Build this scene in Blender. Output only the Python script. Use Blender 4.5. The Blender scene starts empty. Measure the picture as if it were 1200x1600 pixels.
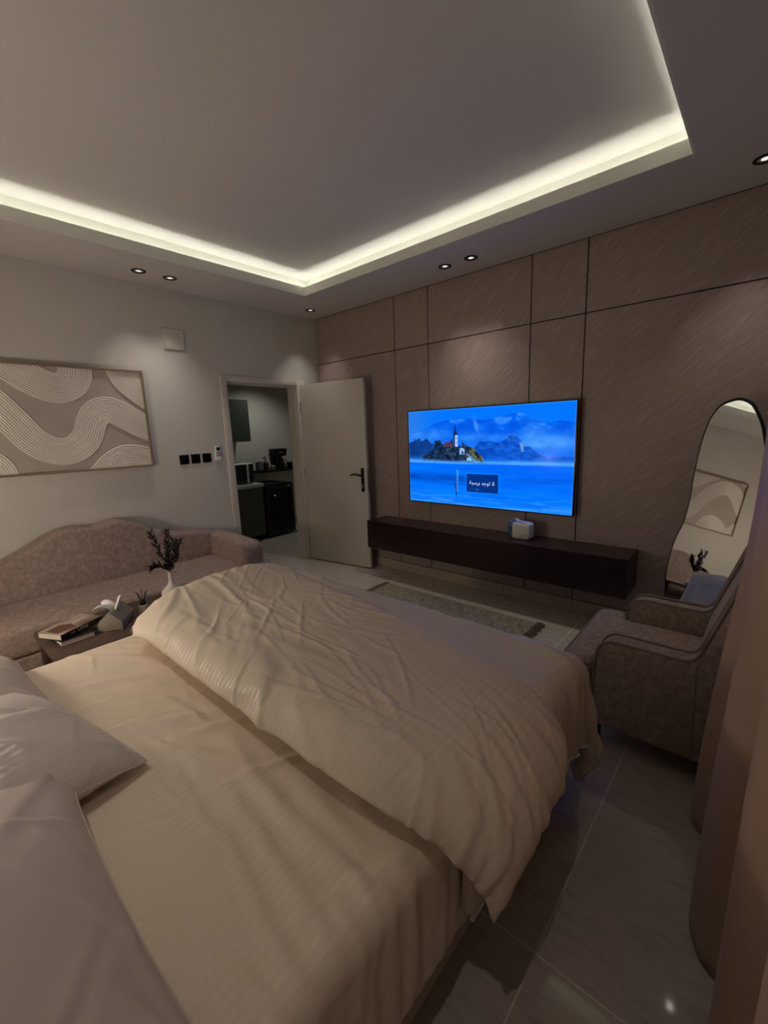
import bpy, bmesh, math, random
import numpy as np
from mathutils import Matrix, Vector

random.seed(7)
np.random.seed(7)
SC = bpy.context.scene
COL = SC.collection
PI = math.pi

# ------------------------------------------------------------------ camera
cam_d = bpy.data.cameras.new('camera')
cam = bpy.data.objects.new('camera', cam_d)
COL.objects.link(cam)
cam_d.sensor_fit = 'HORIZONTAL'
cam_d.sensor_width = 36.0
cam_d.lens = 674.32 / 1200 * 36.0
cam_d.clip_start = 0.02
CR = ((0.75040119, 0.66002003, -0.03565967),
      (0.09621569, -0.16244763, -0.98201492),
      (-0.65394235, 0.73347415, -0.18540518))
cam.matrix_world = Matrix((
    (CR[0][0], -CR[1][0], -CR[2][0], 4.0549),
    (CR[0][1], -CR[1][1], -CR[2][1], -3.4666),
    (CR[0][2], -CR[1][2], -CR[2][2], 1.5),
    (0, 0, 0, 1)))
SC.camera = cam

# ------------------------------------------------------------------ world, exposure
w = bpy.data.worlds.new('night')
SC.world = w
w.use_nodes = True
w.node_tree.nodes['Background'].inputs[0].default_value = (0.02, 0.02, 0.025, 1)
w.node_tree.nodes['Background'].inputs[1].default_value = 0.2
SC.view_settings.view_transform = 'Standard'
SC.view_settings.look = 'None'
SC.view_settings.gamma = 1.0
SC.view_settings.use_curve_mapping = False
SC.view_settings.exposure = 0.0

COVE_POWER = 16.0       # radiance of the strips in the ceiling cove
SPOT_POWER = 13.0        # watt of each recessed downlight
LAMP_POWER = 25.0       # watt of the bedside lamp
KITCHEN_POWER = 3.2

# ------------------------------------------------------------------ helpers
def lin(c):
    return tuple(((x / 255) / 12.92 if x / 255 <= 0.04045 else ((x / 255 + 0.055) / 1.055) ** 2.4) for x in c)

MATS = {}
def material(name, col, rough=0.6, metal=0.0, var=0.0, vscale=6.0, vstretch=(1, 1, 1), vrot=(0, 0, 0), col2=None,
             bump=0.0, bscale=40.0, bstretch=(1, 1, 1), sheen=0.0, coat=0.0, spec=None, emit=0.0, world=False, lo=0.35, hi=0.65):
    if name in MATS:
        return MATS[name]
    m = bpy.data.materials.new(name)
    m.use_nodes = True
    nt = m.node_tree
    b = nt.nodes['Principled BSDF']
    c = lin(col) + (1,)
    b.inputs['Base Color'].default_value = c
    b.inputs['Roughness'].default_value = rough
    b.inputs['Metallic'].default_value = metal
    if spec is not None:
        b.inputs['Specular IOR Level'].default_value = spec
    if sheen:
        b.inputs['Sheen Weight'].default_value = sheen
        b.inputs['Sheen Roughness'].default_value = 0.4
        b.inputs['Sheen Tint'].default_value = c
    if coat:
        b.inputs['Coat Weight'].default_value = coat
        b.inputs['Coat Roughness'].default_value = 0.08
    if emit:
        b.inputs['Emission Color'].default_value = c
        b.inputs['Emission Strength'].default_value = emit
    def coords(stretch, rot):
        if world:
            g = nt.nodes.new('ShaderNodeNewGeometry'); out = g.outputs['Position']
        else:
            g = nt.nodes.new('ShaderNodeTexCoord'); out = g.outputs['Object']
        mp = nt.nodes.new('ShaderNodeMapping')
        mp.vector_type = 'TEXTURE'
        mp.inputs['Rotation'].default_value = rot
        mp.inputs['Scale'].default_value = stretch
        nt.links.new(out, mp.inputs['Vector'])
        return mp.outputs[0]
    if col2 is not None or var:
        n = nt.nodes.new('ShaderNodeTexNoise')
        n.inputs['Scale'].default_value = vscale
        n.inputs['Detail'].default_value = 6
        n.inputs['Roughness'].default_value = 0.6
        nt.links.new(coords(vstretch, vrot), n.inputs['Vector'])
        r = nt.nodes.new('ShaderNodeValToRGB')
        r.color_ramp.elements[0].position = lo
        r.color_ramp.elements[1].position = hi
        if col2 is None:
            r.color_ramp.elements[0].color = tuple(x * (1 - var) for x in c[:3]) + (1,)
            r.color_ramp.elements[1].color = tuple(min(1, x * (1 + var)) for x in c[:3]) + (1,)
        else:
            r.color_ramp.elements[0].color = c
            r.color_ramp.elements[1].color = lin(col2) + (1,)
        nt.links.new(n.outputs['Fac'], r.inputs['Fac'])
        nt.links.new(r.outputs['Color'], b.inputs['Base Color'])
    if bump:
        n2 = nt.nodes.new('ShaderNodeTexNoise')
        n2.inputs['Scale'].default_value = bscale
        n2.inputs['Detail'].default_value = 4
        nt.links.new(coords(bstretch, vrot), n2.inputs['Vector'])
        bp = nt.nodes.new('ShaderNodeBump')
        bp.inputs['Strength'].default_value = bump
        bp.inputs['Distance'].default_value = 0.01
        nt.links.new(n2.outputs['Fac'], bp.inputs['Height'])
        nt.links.new(bp.outputs['Normal'], b.inputs['Normal'])
    MATS[name] = m
    return m

def attr_material(name, rough=0.6, emit=0.0, spec=0.3):
    m = bpy.data.materials.new(name); m.use_nodes = True
    nt = m.node_tree; b = nt.nodes['Principled BSDF']
    a = nt.nodes.new('ShaderNodeAttribute'); a.attribute_name = 'print'
    b.inputs['Roughness'].default_value = rough
    b.inputs['Specular IOR Level'].default_value = spec
    if emit:
        b.inputs['Base Color'].default_value = (0.004, 0.004, 0.004, 1)
        nt.links.new(a.outputs['Color'], b.inputs['Emission Color'])
        b.inputs['Emission Strength'].default_value = emit
    else:
        nt.links.new(a.outputs['Color'], b.inputs['Base Color'])
    return m

MW = {}
def wmat(o):
    return MW.get(o.name, Matrix.Identity(4)) if o else Matrix.Identity(4)

def tag(o, label=None, cat=None, group=None, kind=None):
    if label: o['label'] = label
    if cat: o['category'] = cat
    if group: o['group'] = group
    if kind: o['kind'] = kind
    return o

def thing(name, label, cat, loc=(0, 0, 0), rotz=0.0, group=None, kind=None):
    o = bpy.data.objects.new(name, None)
    COL.objects.link(o)
    o.empty_display_size = 0.1
    o.location = loc
    o.rotation_euler = (0, 0, rotz)
    MW[o.name] = Matrix.Translation(Vector(loc)) @ Matrix.Rotation(rotz, 4, 'Z')
    return tag(o, label, cat, group, kind)

class MB:
    """collects simple solids; coordinates are world unless the parent says otherwise"""
    def __init__(s):
        s.v = []; s.f = []
    def add(s, vs, fs):
        o = len(s.v)
        s.v += [tuple(map(float, p)) for p in vs]
        s.f += [tuple(i + o for i in f) for f in fs]
        return s
    def box(s, x0, x1, y0, y1, z0, z1):
        return s.add([(x0, y0, z0), (x1, y0, z0), (x1, y1, z0), (x0, y1, z0), (x0, y0, z1), (x1, y0, z1), (x1, y1, z1), (x0, y1, z1)],
                     [(0, 3, 2, 1), (4, 5, 6, 7), (0, 1, 5, 4), (1, 2, 6, 5), (2, 3, 7, 6), (3, 0, 4, 7)])
    def prism(s, poly, axis, a, b):
        """poly in the two other axes (x,y,z order), extruded along axis from a to b"""
        n = len(poly)
        def p3(p, t):
            q = list(p); q.insert(axis, t); return q
        vs = [p3(p, a) for p in poly] + [p3(p, b) for p in poly]
        fs = [tuple(range(n))[::-1], tuple(range(n, 2 * n))]
        fs += [(i, (i + 1) % n, n + (i + 1) % n, n + i) for i in range(n)]
        return s.add(vs, fs)
    def lathe(s, prof, c=(0, 0, 0), n=24, cap=True):
        vs = []; fs = []
        for r, z in prof:
            for k in range(n):
                a = 2 * PI * k / n
                vs.append((c[0] + r * math.cos(a), c[1] + r * math.sin(a), c[2] + z))
        m = len(prof)
        for i in range(m - 1):
            for k in range(n):
                k2 = (k + 1) % n
                fs.append((i * n + k, i * n + k2, (i + 1) * n + k2, (i + 1) * n + k))
        if cap:
            fs.append(tuple(range(n))[::-1]); fs.append(tuple((m - 1) * n + k for k in range(n)))
        return s.add(vs, fs)
    def tube(s, pts, r, n=8, closed=False):
        pts = [Vector(p) for p in pts]
        m = len(pts); vs = []; fs = []
        rs = r if isinstance(r, (list, tuple)) else [r] * m
        prev = None
        for i, p in enumerate(pts):
            if closed:
                d = pts[(i + 1) % m] - pts[i - 1]
            else:
                d = pts[min(i + 1, m - 1)] - pts[max(i - 1, 0)]
            d.normalize()
            if prev is None:
                u = d.orthogonal().normalized()
            else:
                u = (prev - d * prev.dot(d)).normalized()
            prev = u
            w_ = d.cross(u)
            for k in range(n):
                a = 2 * PI * k / n
                vs.append(p + (u * math.cos(a) + w_ * math.sin(a)) * rs[i])
        for i in range(m if closed else m - 1):
            j = (i + 1) % m
            for k in range(n):
                k2 = (k + 1) % n
                fs.append((i * n + k, i * n + k2, j * n + k2, j * n + k))
        if not closed:
            fs.append(tuple(range(n))[::-1]); fs.append(tuple((m - 1) * n + k for k in range(n)))
        return s.add(vs, fs)
    def build(s, name, mat, parent=None, bevel=0.0, seg=2, smooth=None, local=False, kind=None, angle=30):
        me = bpy.data.meshes.new(name)
        vs = s.v
        if parent is not None and not local:
            inv = wmat(parent).inverted()
            vs = [tuple(inv @ Vector(p)) for p in vs]
        me.from_pydata(vs, [], s.f)
        bm = bmesh.new(); bm.from_mesh(me)
        bmesh.ops.recalc_face_normals(bm, faces=bm.faces)
        if bevel:
            es = [e for e in bm.edges if len(e.link_faces) == 2 and e.calc_face_angle(0) > math.radians(angle)]
            bmesh.ops.bevel(bm, geom=es, offset=bevel, segments=seg, affect='EDGES', profile=0.5, clamp_overlap=True)
        if smooth is None:
            smooth = bool(bevel) and seg > 1
        if smooth:
            for f in bm.faces: f.smooth = True
        bm.to_mesh(me); bm.free()
        if smooth and hasattr(me, 'set_sharp_from_angle'):
            me.set_sharp_from_angle(angle=math.radians(50))
        return link(name, me, mat, parent, kind)

def link(name, me, mat, parent=None, kind=None):
    o = bpy.data.objects.new(name, me)
    COL.objects.link(o)
    if mat is not None:
        me.materials.append(mat)
    if parent is not None:
        o.parent = parent
        MW[o.name] = wmat(parent)
    if kind: o['kind'] = kind
    return o

def grid_mesh(name, P, mat, parent=None, closed_u=False, col=None, smooth=True, world=True, kind=None):
    """P: (N,M,3) array -> quad mesh"""
    N, M_ = P.shape[:2]
    V = P.reshape(-1, 3)
    if parent is not None and world:
        inv = np.array(wmat(parent).inverted())
        V = V @ inv[:3, :3].T + inv[:3, 3]
    i, j = np.meshgrid(np.arange(N if closed_u else N - 1), np.arange(M_ - 1), indexing='ij')
    i2 = (i + 1) % N
    F = np.stack([i * M_ + j, i2 * M_ + j, i2 * M_ + j + 1, i * M_ + j + 1], -1).reshape(-1, 4)
    me = bpy.data.meshes.new(name)
    me.from_pydata(V.tolist(), [], F.tolist())
    if smooth:
        me.polygons.foreach_set('use_smooth', [True] * len(me.polygons))
    if col is not None:
        at = me.color_attributes.new('print', 'FLOAT_COLOR', 'POINT')
        at.data.foreach_set('color', np.concatenate([col.reshape(-1, 3), np.ones((V.shape[0], 1))], 1).astype(np.float32).ravel())
    me.update()
    return link(name, me, mat, parent, kind)

def dup(root, loc, rotz=None):
    r = root.copy(); COL.objects.link(r); r.location = loc
    if rotz is not None: r.rotation_euler = (0, 0, rotz)
    for ch in list(root.children):
        c = ch.copy(); COL.objects.link(c); c.parent = r
        for g in list(ch.children):
            d = g.copy(); COL.objects.link(d); d.parent = c
    return r

def spline(pts, n, closed=False):
    """Catmull-Rom through pts"""
    P = np.array(pts, float)
    if closed:
        Q = np.concatenate([P[-1:], P, P[:2]])
        segs = len(P)
    else:
        Q = np.concatenate([2 * P[:1] - P[1:2], P, 2 * P[-1:] - P[-2:-1]])
        segs = len(P) - 1
    t = np.linspace(0, segs, n, endpoint=not closed)
    k = np.minimum(t.astype(int), segs - 1); u = (t - k)[:, None]
    a, b, c, d = Q[k], Q[k + 1], Q[k + 2], Q[k + 3]
    return 0.5 * ((2 * b) + (-a + c) * u + (2 * a - 5 * b + 4 * c - d) * u ** 2 + (-a + 3 * b - 3 * c + d) * u ** 3)

def text_mesh(name, txt, size, mat, parent, M4, extrude=0.0002):
    cu = bpy.data.curves.new(name, 'FONT')
    cu.body = txt; cu.size = size; cu.align_x = 'CENTER'; cu.align_y = 'CENTER'; cu.extrude = extrude
    cu.resolution_u = 3
    to = bpy.data.objects.new(name, cu)
    COL.objects.link(to)
    dg = bpy.context.evaluated_depsgraph_get()
    me = bpy.data.meshes.new_from_object(to.evaluated_get(dg))
    bpy.data.objects.remove(to)
    me.transform(wmat(parent).inverted() @ M4)
    me.materials.clear()
    return link(name, me, mat, parent)

# ------------------------------------------------------------------ materials
m_wall = material('warm white wall paint', (205, 201, 192), 0.75, var=0.02, vscale=3, bump=0.05, bscale=180)
m_ceil = material('white ceiling paint', (212, 207, 203), 0.8, var=0.015, vscale=2)
m_tray = material('white cove paint', (225, 224, 214), 0.8)
m_stone = material('taupe stone cladding', (157, 138, 131), 0.42, col2=(186, 170, 163), vscale=15, vstretch=(2.6, 1, 0.3), vrot=(0, -0.72, 0), world=True, lo=0.46, hi=0.85, bump=0.05, bscale=14, bstretch=(3.2, 1, 0.5))
m_groove = material('black joint', (16, 14, 13), 0.6)
m_tile = material('polished beige floor tile', (200, 190, 179), 0.06, col2=(168, 157, 145), vscale=14, vstretch=(1.8, 0.35, 1), world=True, lo=0.46, hi=0.8, spec=0.26)
m_grout = material('pale grout', (232, 224, 212), 0.8)
m_skirt = material('beige skirting tile', (184, 170, 154), 0.25, var=0.06, vscale=5, vstretch=(3, 1, 1), world=True)
m_door = material('off white door lacquer', (206, 199, 188), 0.45)
m_black = material('matt black metal', (18, 18, 18), 0.55, spec=.25)
m_blackgloss = material('black gloss plastic', (10, 10, 11), 0.15)
m_chrome = material('chrome', (200, 200, 205), 0.15, metal=1.0)
m_brass = material('brass', (150, 120, 80), 0.35, metal=1.0)
m_wenge = material('dark wenge veneer', (48, 22, 20), 0.3, col2=(34, 14, 13), vscale=10, vstretch=(8, 1, 0.5), world=True)
m_velvet = material('dusty mauve velvet', (142, 123, 115), 0.85, col2=(168, 148, 139), vscale=34, vstretch=(1, 1, 1), sheen=0.5, bump=0.12, bscale=90, lo=0.4, hi=0.66)
m_chair = material('taupe chenille', (152, 132, 118), 0.85, col2=(180, 160, 146), vscale=44, sheen=0.4, bump=0.15, bscale=120, lo=0.4, hi=0.66)
m_piping = material('taupe piping', (146, 126, 113), 0.8)
m_walnut = material('dark brown table veneer', (88, 70, 60), 0.35, col2=(70, 54, 46), vscale=8, vstretch=(1, 6, 1), world=True)
m_white = material('white plastic', (225, 224, 220), 0.4)
m_ceramic = material('white ceramic', (226, 220, 212), 0.3)
m_paper = material('book pages', (214, 206, 194), 0.8)
m_tissue = material('white tissue', (232, 230, 226), 0.9)
m_leather = material('grey taupe leather', (142, 136, 126), 0.5, bump=0.1, bscale=200)
m_cab = material('grey green cabinet lacquer', (74, 80, 74), 0.5)
m_counter = material('white worktop', (206, 208, 198), 0.3)
m_curtain = material('taupe satin curtain', (178, 150, 132), 0.48, var=0.05, vscale=3, sheen=0.2, bump=0.05, bscale=300)
m_bedbase = material('beige upholstery', (186, 168, 148), 0.8, bump=0.1, bscale=200)
m_mattress = material('mattress ticking', (214, 200, 182), 0.8)
m_goldframe = material('champagne frame', (150, 132, 108), 0.4, metal=0.3)
m_led = None

def cloth_material(name, col, stripe=0.0, sdir=0, sheen=0.15, rough=0.55, wr=0.35, crot=-.35):
    """satin-stripe bed linen: stripes as fine relief and gloss, creases as bump"""
    m = bpy.data.materials.new(name); m.use_nodes = True
    nt = m.node_tree; b = nt.nodes['Principled BSDF']
    c = lin(col) + (1,)
    b.inputs['Base Color'].default_value = c
    b.inputs['Roughness'].default_value = rough
    b.inputs['Sheen Weight'].default_value = sheen
    b.inputs['Sheen Tint'].default_value = c
    g = nt.nodes.new('ShaderNodeTexCoord')
    uv = nt.nodes.new('ShaderNodeAttribute'); uv.attribute_name = 'weave'
    # fine rumpling of the weave
    mp = nt.nodes.new('ShaderNodeMapping'); mp.vector_type = 'TEXTURE'
    mp.inputs['Scale'].default_value = (1.8, 0.6, 1.0); mp.inputs['Rotation'].default_value = (0, 0, crot)
    nt.links.new(g.outputs['Object'], mp.inputs['Vector'])
    n1 = nt.nodes.new('ShaderNodeTexNoise'); n1.noise_type = 'RIDGED_MULTIFRACTAL'; n1.inputs['Scale'].default_value = 7.0; n1.inputs['Detail'].default_value = 4; n1.inputs['Distortion'].default_value = .4
    nt.links.new(mp.outputs[0], n1.inputs['Vector'])
    bp = nt.nodes.new('ShaderNodeBump'); bp.inputs['Strength'].default_value = wr; bp.inputs['Distance'].default_value = 0.006
    nt.links.new(n1.outputs['Fac'], bp.inputs['Height'])
    last = bp
    if stripe:
        wv = nt.nodes.new('ShaderNodeTexWave'); wv.wave_type = 'BANDS'; wv.bands_direction = 'X' if sdir == 0 else 'Y'
        wv.inputs['Scale'].default_value = 15.0
        nt.links.new(uv.outputs['Vector'], wv.inputs['Vector'])
        rp = nt.nodes.new('ShaderNodeValToRGB')
        rp.color_ramp.elements[0].position = 0.42; rp.color_ramp.elements[1].position = 0.58
        nt.links.new(wv.outputs['Fac'], rp.inputs['Fac'])
        mx = nt.nodes.new('ShaderNodeMapRange')
        mx.inputs['To Min'].default_value = rough + stripe; mx.inputs['To Max'].default_value = rough - stripe
        nt.links.new(rp.outputs['Color'], mx.inputs['Value'])
        nt.links.new(mx.outputs['Result'], b.inputs['Roughness'])
        b2 = nt.nodes.new('ShaderNodeBump'); b2.inputs['Strength'].default_value = 0.16; b2.inputs['Distance'].default_value = 0.002
        nt.links.new(rp.outputs['Color'], b2.inputs['Height'])
        nt.links.new(bp.outputs['Normal'], b2.inputs['Normal'])
        mc = nt.nodes.new('ShaderNodeMixRGB')
        mc.inputs['Color1'].default_value = c
        mc.inputs['Color2'].default_value = tuple(min(1, x * 1.035) for x in c[:3]) + (1,)
        nt.links.new(rp.outputs['Color'], mc.inputs['Fac'])
        nt.links.new(mc.outputs['Color'], b.inputs['Base Color'])
        last = b2
    nt.links.new(last.outputs['Normal'], b.inputs['Normal'])
    return m

m_sheet = cloth_material('cream satin stripe sheet', (230, 212, 190), stripe=0.12, sdir=0, wr=0.3)
m_duvet = cloth_material('cream satin stripe duvet', (230, 214, 192), stripe=0.10, sdir=0, wr=0.4)
m_pillow_m = cloth_material('mauve grey pillowcase', (204, 188, 178), wr=0.25)
m_pillow_w = cloth_material('pale satin pillowcase', (214, 203, 192), stripe=0.1, sdir=0, rough=0.45, wr=0.3)

# ------------------------------------------------------------------ room shell
RX, RY = 4.27, -3.92        # window wall, headboard wall
ZS = 2.775                  # underside of the dropped border
ZC = 2.955                  # raised middle of the ceiling
HX0, HX1, HY0, HY1 = 0.627, 3.64, -0.638, -3.27

floor = MB().box(-2.1, RX + .12, RY - .12, 1.7, -0.08, -0.0006).build('floor', m_grout)
tag(floor, 'polished beige stone-look tile floor with pale joints', 'floor', kind='structure')
xs = [3.69 + .6 * k for k in range(-10, 2)]
ys = [-2.47 + 1.2 * k for k in range(-2, 5)]
g = 0.0024
for i in range(len(xs) - 1):
    for j in range(len(ys) - 1):
        x0, x1 = max(xs[i], -1.95), min(xs[i + 1], RX)
        y0, y1 = max(ys[j], RY), min(ys[j + 1], 1.55)
        if x0 >= 0 and y1 > 0: y1 = min(y1, 0.0)
        if x1 <= 0 and y0 < -1.75: y0 = -1.75
        if x0 < 0 < x1 and y0 >= 0: x1 = -0.02
        if x1 - x0 < .02 or y1 - y0 < .02: continue
        MB().box(x0 + g, x1 - g, y0 + g, y1 - g, -0.012, 0.0).build('tile', m_tile, floor)

wl = MB()
wl.box(-0.14, 0, RY - .12, -1.19, 0, 3.05)
wl.box(-0.14, 0, -0.318, 1.7, 0, 3.05)
wl.box(-0.14, 0, -1.19, -0.318, 2.04, 3.05)
tag(wl.build('wall_left', m_wall), 'warm white painted wall with the open doorway and artwork', 'wall', kind='structure')
tag(MB().box(-.14, RX + .12, RY - .12, RY, 0, 3.05).build('wall_back', m_wall), 'plain warm white wall behind the bed head', 'wall', kind='structure')
tag(MB().box(RX, RX + .12, RY - .12, .15, 0, 3.05).build('wall_right', m_wall), 'plain warm white wall behind the curtain', 'wall', kind='structure')

wt = MB().box(0, RX + .12, 0.014, .15, 0, 3.05).build('wall_tv', m_groove)
tag(wt, 'taupe stone panelled wall with black joints behind the television', 'wall', kind='structure')
cx = [0.0, 1.184, 1.589, 2.569, 2.976, RX]
for i in range(5):
    for z0, z1 in ((0.102, 2.2775), (2.2775, ZS)):
        MB().box(cx[i] + (.0045 if i else 0), cx[i + 1] - .0045, 0.0, 0.015, z0 + .0045, z1 - .0045).build('panel', m_stone, wt)

bt = MB().box(0, RX, -0.004, 0.013, 0, 0.101).build('baseboard_tv', m_grout)
tag(bt, 'low beige tile skirting along the stone panelled wall', 'baseboard', kind='structure')
bx = [0.0] + [1.184 + .598 * k for k in range(0, 6)]
for i in range(len(bx) - 1):
    MB().box(bx[i] + .001, min(bx[i + 1], RX) - .001, -0.012, 0.0, 0.001, 0.102).build('skirting_tile', m_skirt, bt)
bl = MB().box(-.001, 0.003, RY, -1.25, 0, 0.1).build('baseboard_left', m_grout)
tag(bl, 'low beige tile skirting behind the wavy sofa', 'baseboard', kind='structure')
for k in range(5):
    y1 = -1.25 - .6 * k
    MB().box(0, 0.012, max(RY, y1 - .598), y1, 0.001, 0.102).build('skirting_tile', m_skirt, bl)

ceil = MB().box(-.14, RX + .12, RY - .12, .15, ZC, 3.05).build('ceiling', m_ceil)
tag(ceil, 'raised white ceiling with a lit cove around its dropped border', 'ceiling', kind='structure')
SB = 0.12
# dropped border: underside boards
MB().box(0, HX0 - .012, RY, 0, ZS, ZS + .022).build('soffit', m_ceil, ceil)
MB().box(HX1 + .012, RX, RY, 0, ZS, ZS + .022).build('soffit', m_ceil, ceil)
MB().box(HX0 - .012, HX1 + .012, HY0 + .012, 0, ZS, ZS + .022).build('soffit', m_ceil, ceil)
MB().box(HX0 - .012, HX1 + .012, RY, HY1 - .012, ZS, ZS + .022).build('soffit', m_ceil, ceil)
# upstand in front of the light strips
LT = 0.012; ZL = ZS + 0.075
MB().box(HX0 - LT, HX0, HY1 - LT, HY0 + LT, ZS, ZL).build('cove_lip', m_tray, ceil)
MB().box(HX1, HX1 + LT, HY1 - LT, HY0 + LT, ZS, ZL).build('cove_lip', m_tray, ceil)
MB().box(HX0, HX1, HY0, HY0 + LT, ZS, ZL).build('cove_lip', m_tray, ceil)
MB().box(HX0, HX1, HY1 - LT, HY1, ZS, ZL).build('cove_lip', m_tray, ceil)
# back faces of the cove
z0, z1 = ZS + .022, ZC
MB().box(0, HX0 - SB, RY, 0, z0, z1).build('cove_back', m_tray, ceil)
MB().box(HX1 + SB, RX, RY, 0, z0, z1).build('cove_back', m_tray, ceil)
MB().box(HX0 - SB, HX1 + SB, HY0 + SB, 0, z0, z1).build('cove_back', m_tray, ceil)
MB().box(HX0 - SB, HX1 + SB, RY, HY1 - SB, z0, z1).build('cove_back', m_tray, ceil)

def emitter(name, rgb, strength):
    m = bpy.data.materials.new(name); m.use_nodes = True
    nt = m.node_tree; nt.nodes.clear()
    e = nt.nodes.new('ShaderNodeEmission'); o = nt.nodes.new('ShaderNodeOutputMaterial')
    e.inputs[0].default_value = rgb + (1,); e.inputs[1].default_value = strength
    nt.links.new(e.outputs[0], o.inputs[0])
    return m
m_led = emitter('cove light strip', (0.98, 1.0, 0.90), COVE_POWER)
zl = ZS + .022
ins = 0.055
for (a, b, lab) in (((HX0 - ins - .006, HX0 - ins + .006), (HY1 - ins, HY0 + ins), 'light strip hidden in the ceiling cove above the sofa side'),
                    ((HX1 + ins - .006, HX1 + ins + .006), (HY1 - ins, HY0 + ins), 'light strip hidden in the ceiling cove above the curtain side'),
                    ((HX0 - ins + .01, HX1 + ins - .01), (HY0 + ins - .006, HY0 + ins + .006), 'light strip hidden in the ceiling cove nearest the television wall'),
                    ((HX0 - ins + .01, HX1 + ins - .01), (HY1 - ins - .006, HY1 - ins + .006), 'light strip hidden in the ceiling cove over the bed head')):
    o = MB().box(a[0], a[1], b[0], b[1], zl, zl + .006).build('light_strip', m_led)
    tag(o, lab, 'light strip', 'light strips in the ceiling cove')

# recessed downlights
m_lens = emitter('downlight lens', (1.0, 0.95, 0.86), 0.9)
m_reflect = material('downlight reflector', (170, 165, 158), 0.25, metal=1.0)
def downlight(x, y, label, power=1.0):
    t = thing('downlight', label, 'downlight', (x, y, ZS), group='recessed black rimmed downlights')
    MB().lathe([(.034, .004), (.036, -.004), (.046, -.006), (.052, -.003), (.052, 0.0005)], n=28, cap=False).build('rim', m_black, t, smooth=True, local=True)
    MB().lathe([(.034, .0045), (.03, .0008), (.018, -.0005)], n=24, cap=False).build('reflector', m_reflect, t, smooth=True, local=True)
    MB().lathe([(.019, -.0012), (.01, -.0022), (.001, -.0026)], n=16, cap=True).build('lens', m_lens, t, smooth=True, local=True)
    ld = bpy.data.lights.new('downlight_beam', 'SPOT')
    ld.energy = SPOT_POWER * power
    ld.color = (1.0, 0.94, 0.85)
    ld.spot_size = math.radians(76); ld.spot_blend = 0.85; ld.shadow_soft_size = 0.018
    lo = bpy.data.objects.new('downlight_beam', ld); COL.objects.link(lo)
    lo.parent = t; lo.location = (0, 0, -0.012)
    return t
downlight(0.285, -1.975, 'black rimmed downlight nearest the artwork, left of the pair above it')
downlight(0.285, -1.74, 'black rimmed downlight right of the pair, above the wall hatch')
downlight(0.285, -0.29, 'single black rimmed downlight in the ceiling corner above the door')
downlight(1.97, -0.287, 'left one of the two black rimmed downlights above the television')
downlight(2.206, -0.287, 'right one of the two black rimmed downlights above the television')
downlight(3.905, -0.32, 'black rimmed downlight above the curvy mirror by the curtain')

downlight(1.97, -3.59, 'left one of the two black rimmed downlights over the bed head')
downlight(2.206, -3.59, 'right one of the two black rimmed downlights over the bed head')
downlight(3.905, -3.59, 'black rimmed downlight in the corner by the curtain and bed head')

# ------------------------------------------------------------------ kitchenette behind the doorway
tag(MB().box(-2.1, -1.95, -1.9, 1.7, 0, 2.6).build('wall_kitchen', m_wall), 'pale wall at the back of the kitchenette', 'wall', kind='structure')
tag(MB().box(-1.95, -.14, 1.55, 1.7, 0, 2.6).build('wall_kitchen_far', m_wall), 'pale wall at the far end of the kitchenette', 'wall', kind='structure')
tag(MB().box(-1.95, -.14, -1.9, -1.75, 0, 2.6).build('wall_kitchen_near', m_wall), 'pale wall at the near end of the kitchenette', 'wall', kind='structure')
tag(MB().box(-2.1, -.14, -1.9, 1.7, 2.5, 2.6).build('ceiling_kitchen', m_ceil), 'low white ceiling over the kitchenette', 'ceiling', kind='structure')
bk = MB().box(-1.95, -1.94, -1.7, 1.55, 0, .09).build('baseboard_kitchen', m_skirt); tag(bk, 'low beige skirting behind the mini fridge', 'baseboard', kind='structure')
kd = thing('kitchen_downlight', 'recessed downlight over the kitchenette worktop', 'downlight', (-1.35, .25, 2.5))
MB().lathe([(.03, .002), (.04, -.004), (.05, -.003), (.05, 0.0)], n=24, cap=False).build('rim', m_black, kd, smooth=True, local=True)
MB().lathe([(.03, .001), (.001, -.001)], n=16).build('lens', m_lens, kd, local=True)
ld = bpy.data.lights.new('kitchen_beam', 'SPOT'); ld.energy = KITCHEN_POWER * 6; ld.color = (0.95, 0.97, 0.88)
ld.spot_size = math.radians(130); ld.spot_blend = 0.9; ld.shadow_soft_size = .03
lo = bpy.data.objects.new('kitchen_beam', ld); COL.objects.link(lo); lo.parent = kd; lo.location = (0, 0, -.02)

for k, (y0, y1, lab) in enumerate(((-.60, -.03, 'grey green base cabinet next to the mini fridge'), (-1.19, -.605, 'grey green base cabinet further left, behind the doorway wall'))):
    t = thing('base_cabinet', lab, 'cabinet', (-1.6, (y0 + y1) / 2, 0), group='grey green base cabinets')
    MB().box(-1.945, -1.335, y0, y1, .08, .775).build('body', m_cab, t)
    MB().box(-1.9, -1.38, y0 + .002, y1 - .002, 0, .08).build('plinth', m_black, t)
    d = MB().box(-1.333, -1.313, y0 + .003, y1 - .003, .083, .765).build('door', m_cab, t, bevel=.002, seg=1)
    MB().box(-1.315, -1.292, y0 + .03, y0 + .045, .58, .74).build('handle', m_black, d, bevel=.003)
tag(MB().box(-1.945, -1.285, -1.19, -.025, .777, .825).build('worktop', m_counter, bevel=.003), 'white worktop over the grey green base cabinets', 'worktop')
t = thing('wall_cabinet', 'dark grey green wall cabinet above the microwave', 'cabinet', (-1.75, -.35, 1.415))
MB().box(-1.945, -1.572, -.72, 0.0, 1.415, 2.0).build('body', m_cab, t)
MB().box(-1.57, -1.55, -.718, -.362, 1.417, 1.998).build('door', m_cab, t, bevel=.002, seg=1)
MB().box(-1.57, -1.55, -.358, -.002, 1.417, 1.998).build('door', m_cab, t, bevel=.002, seg=1)

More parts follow.
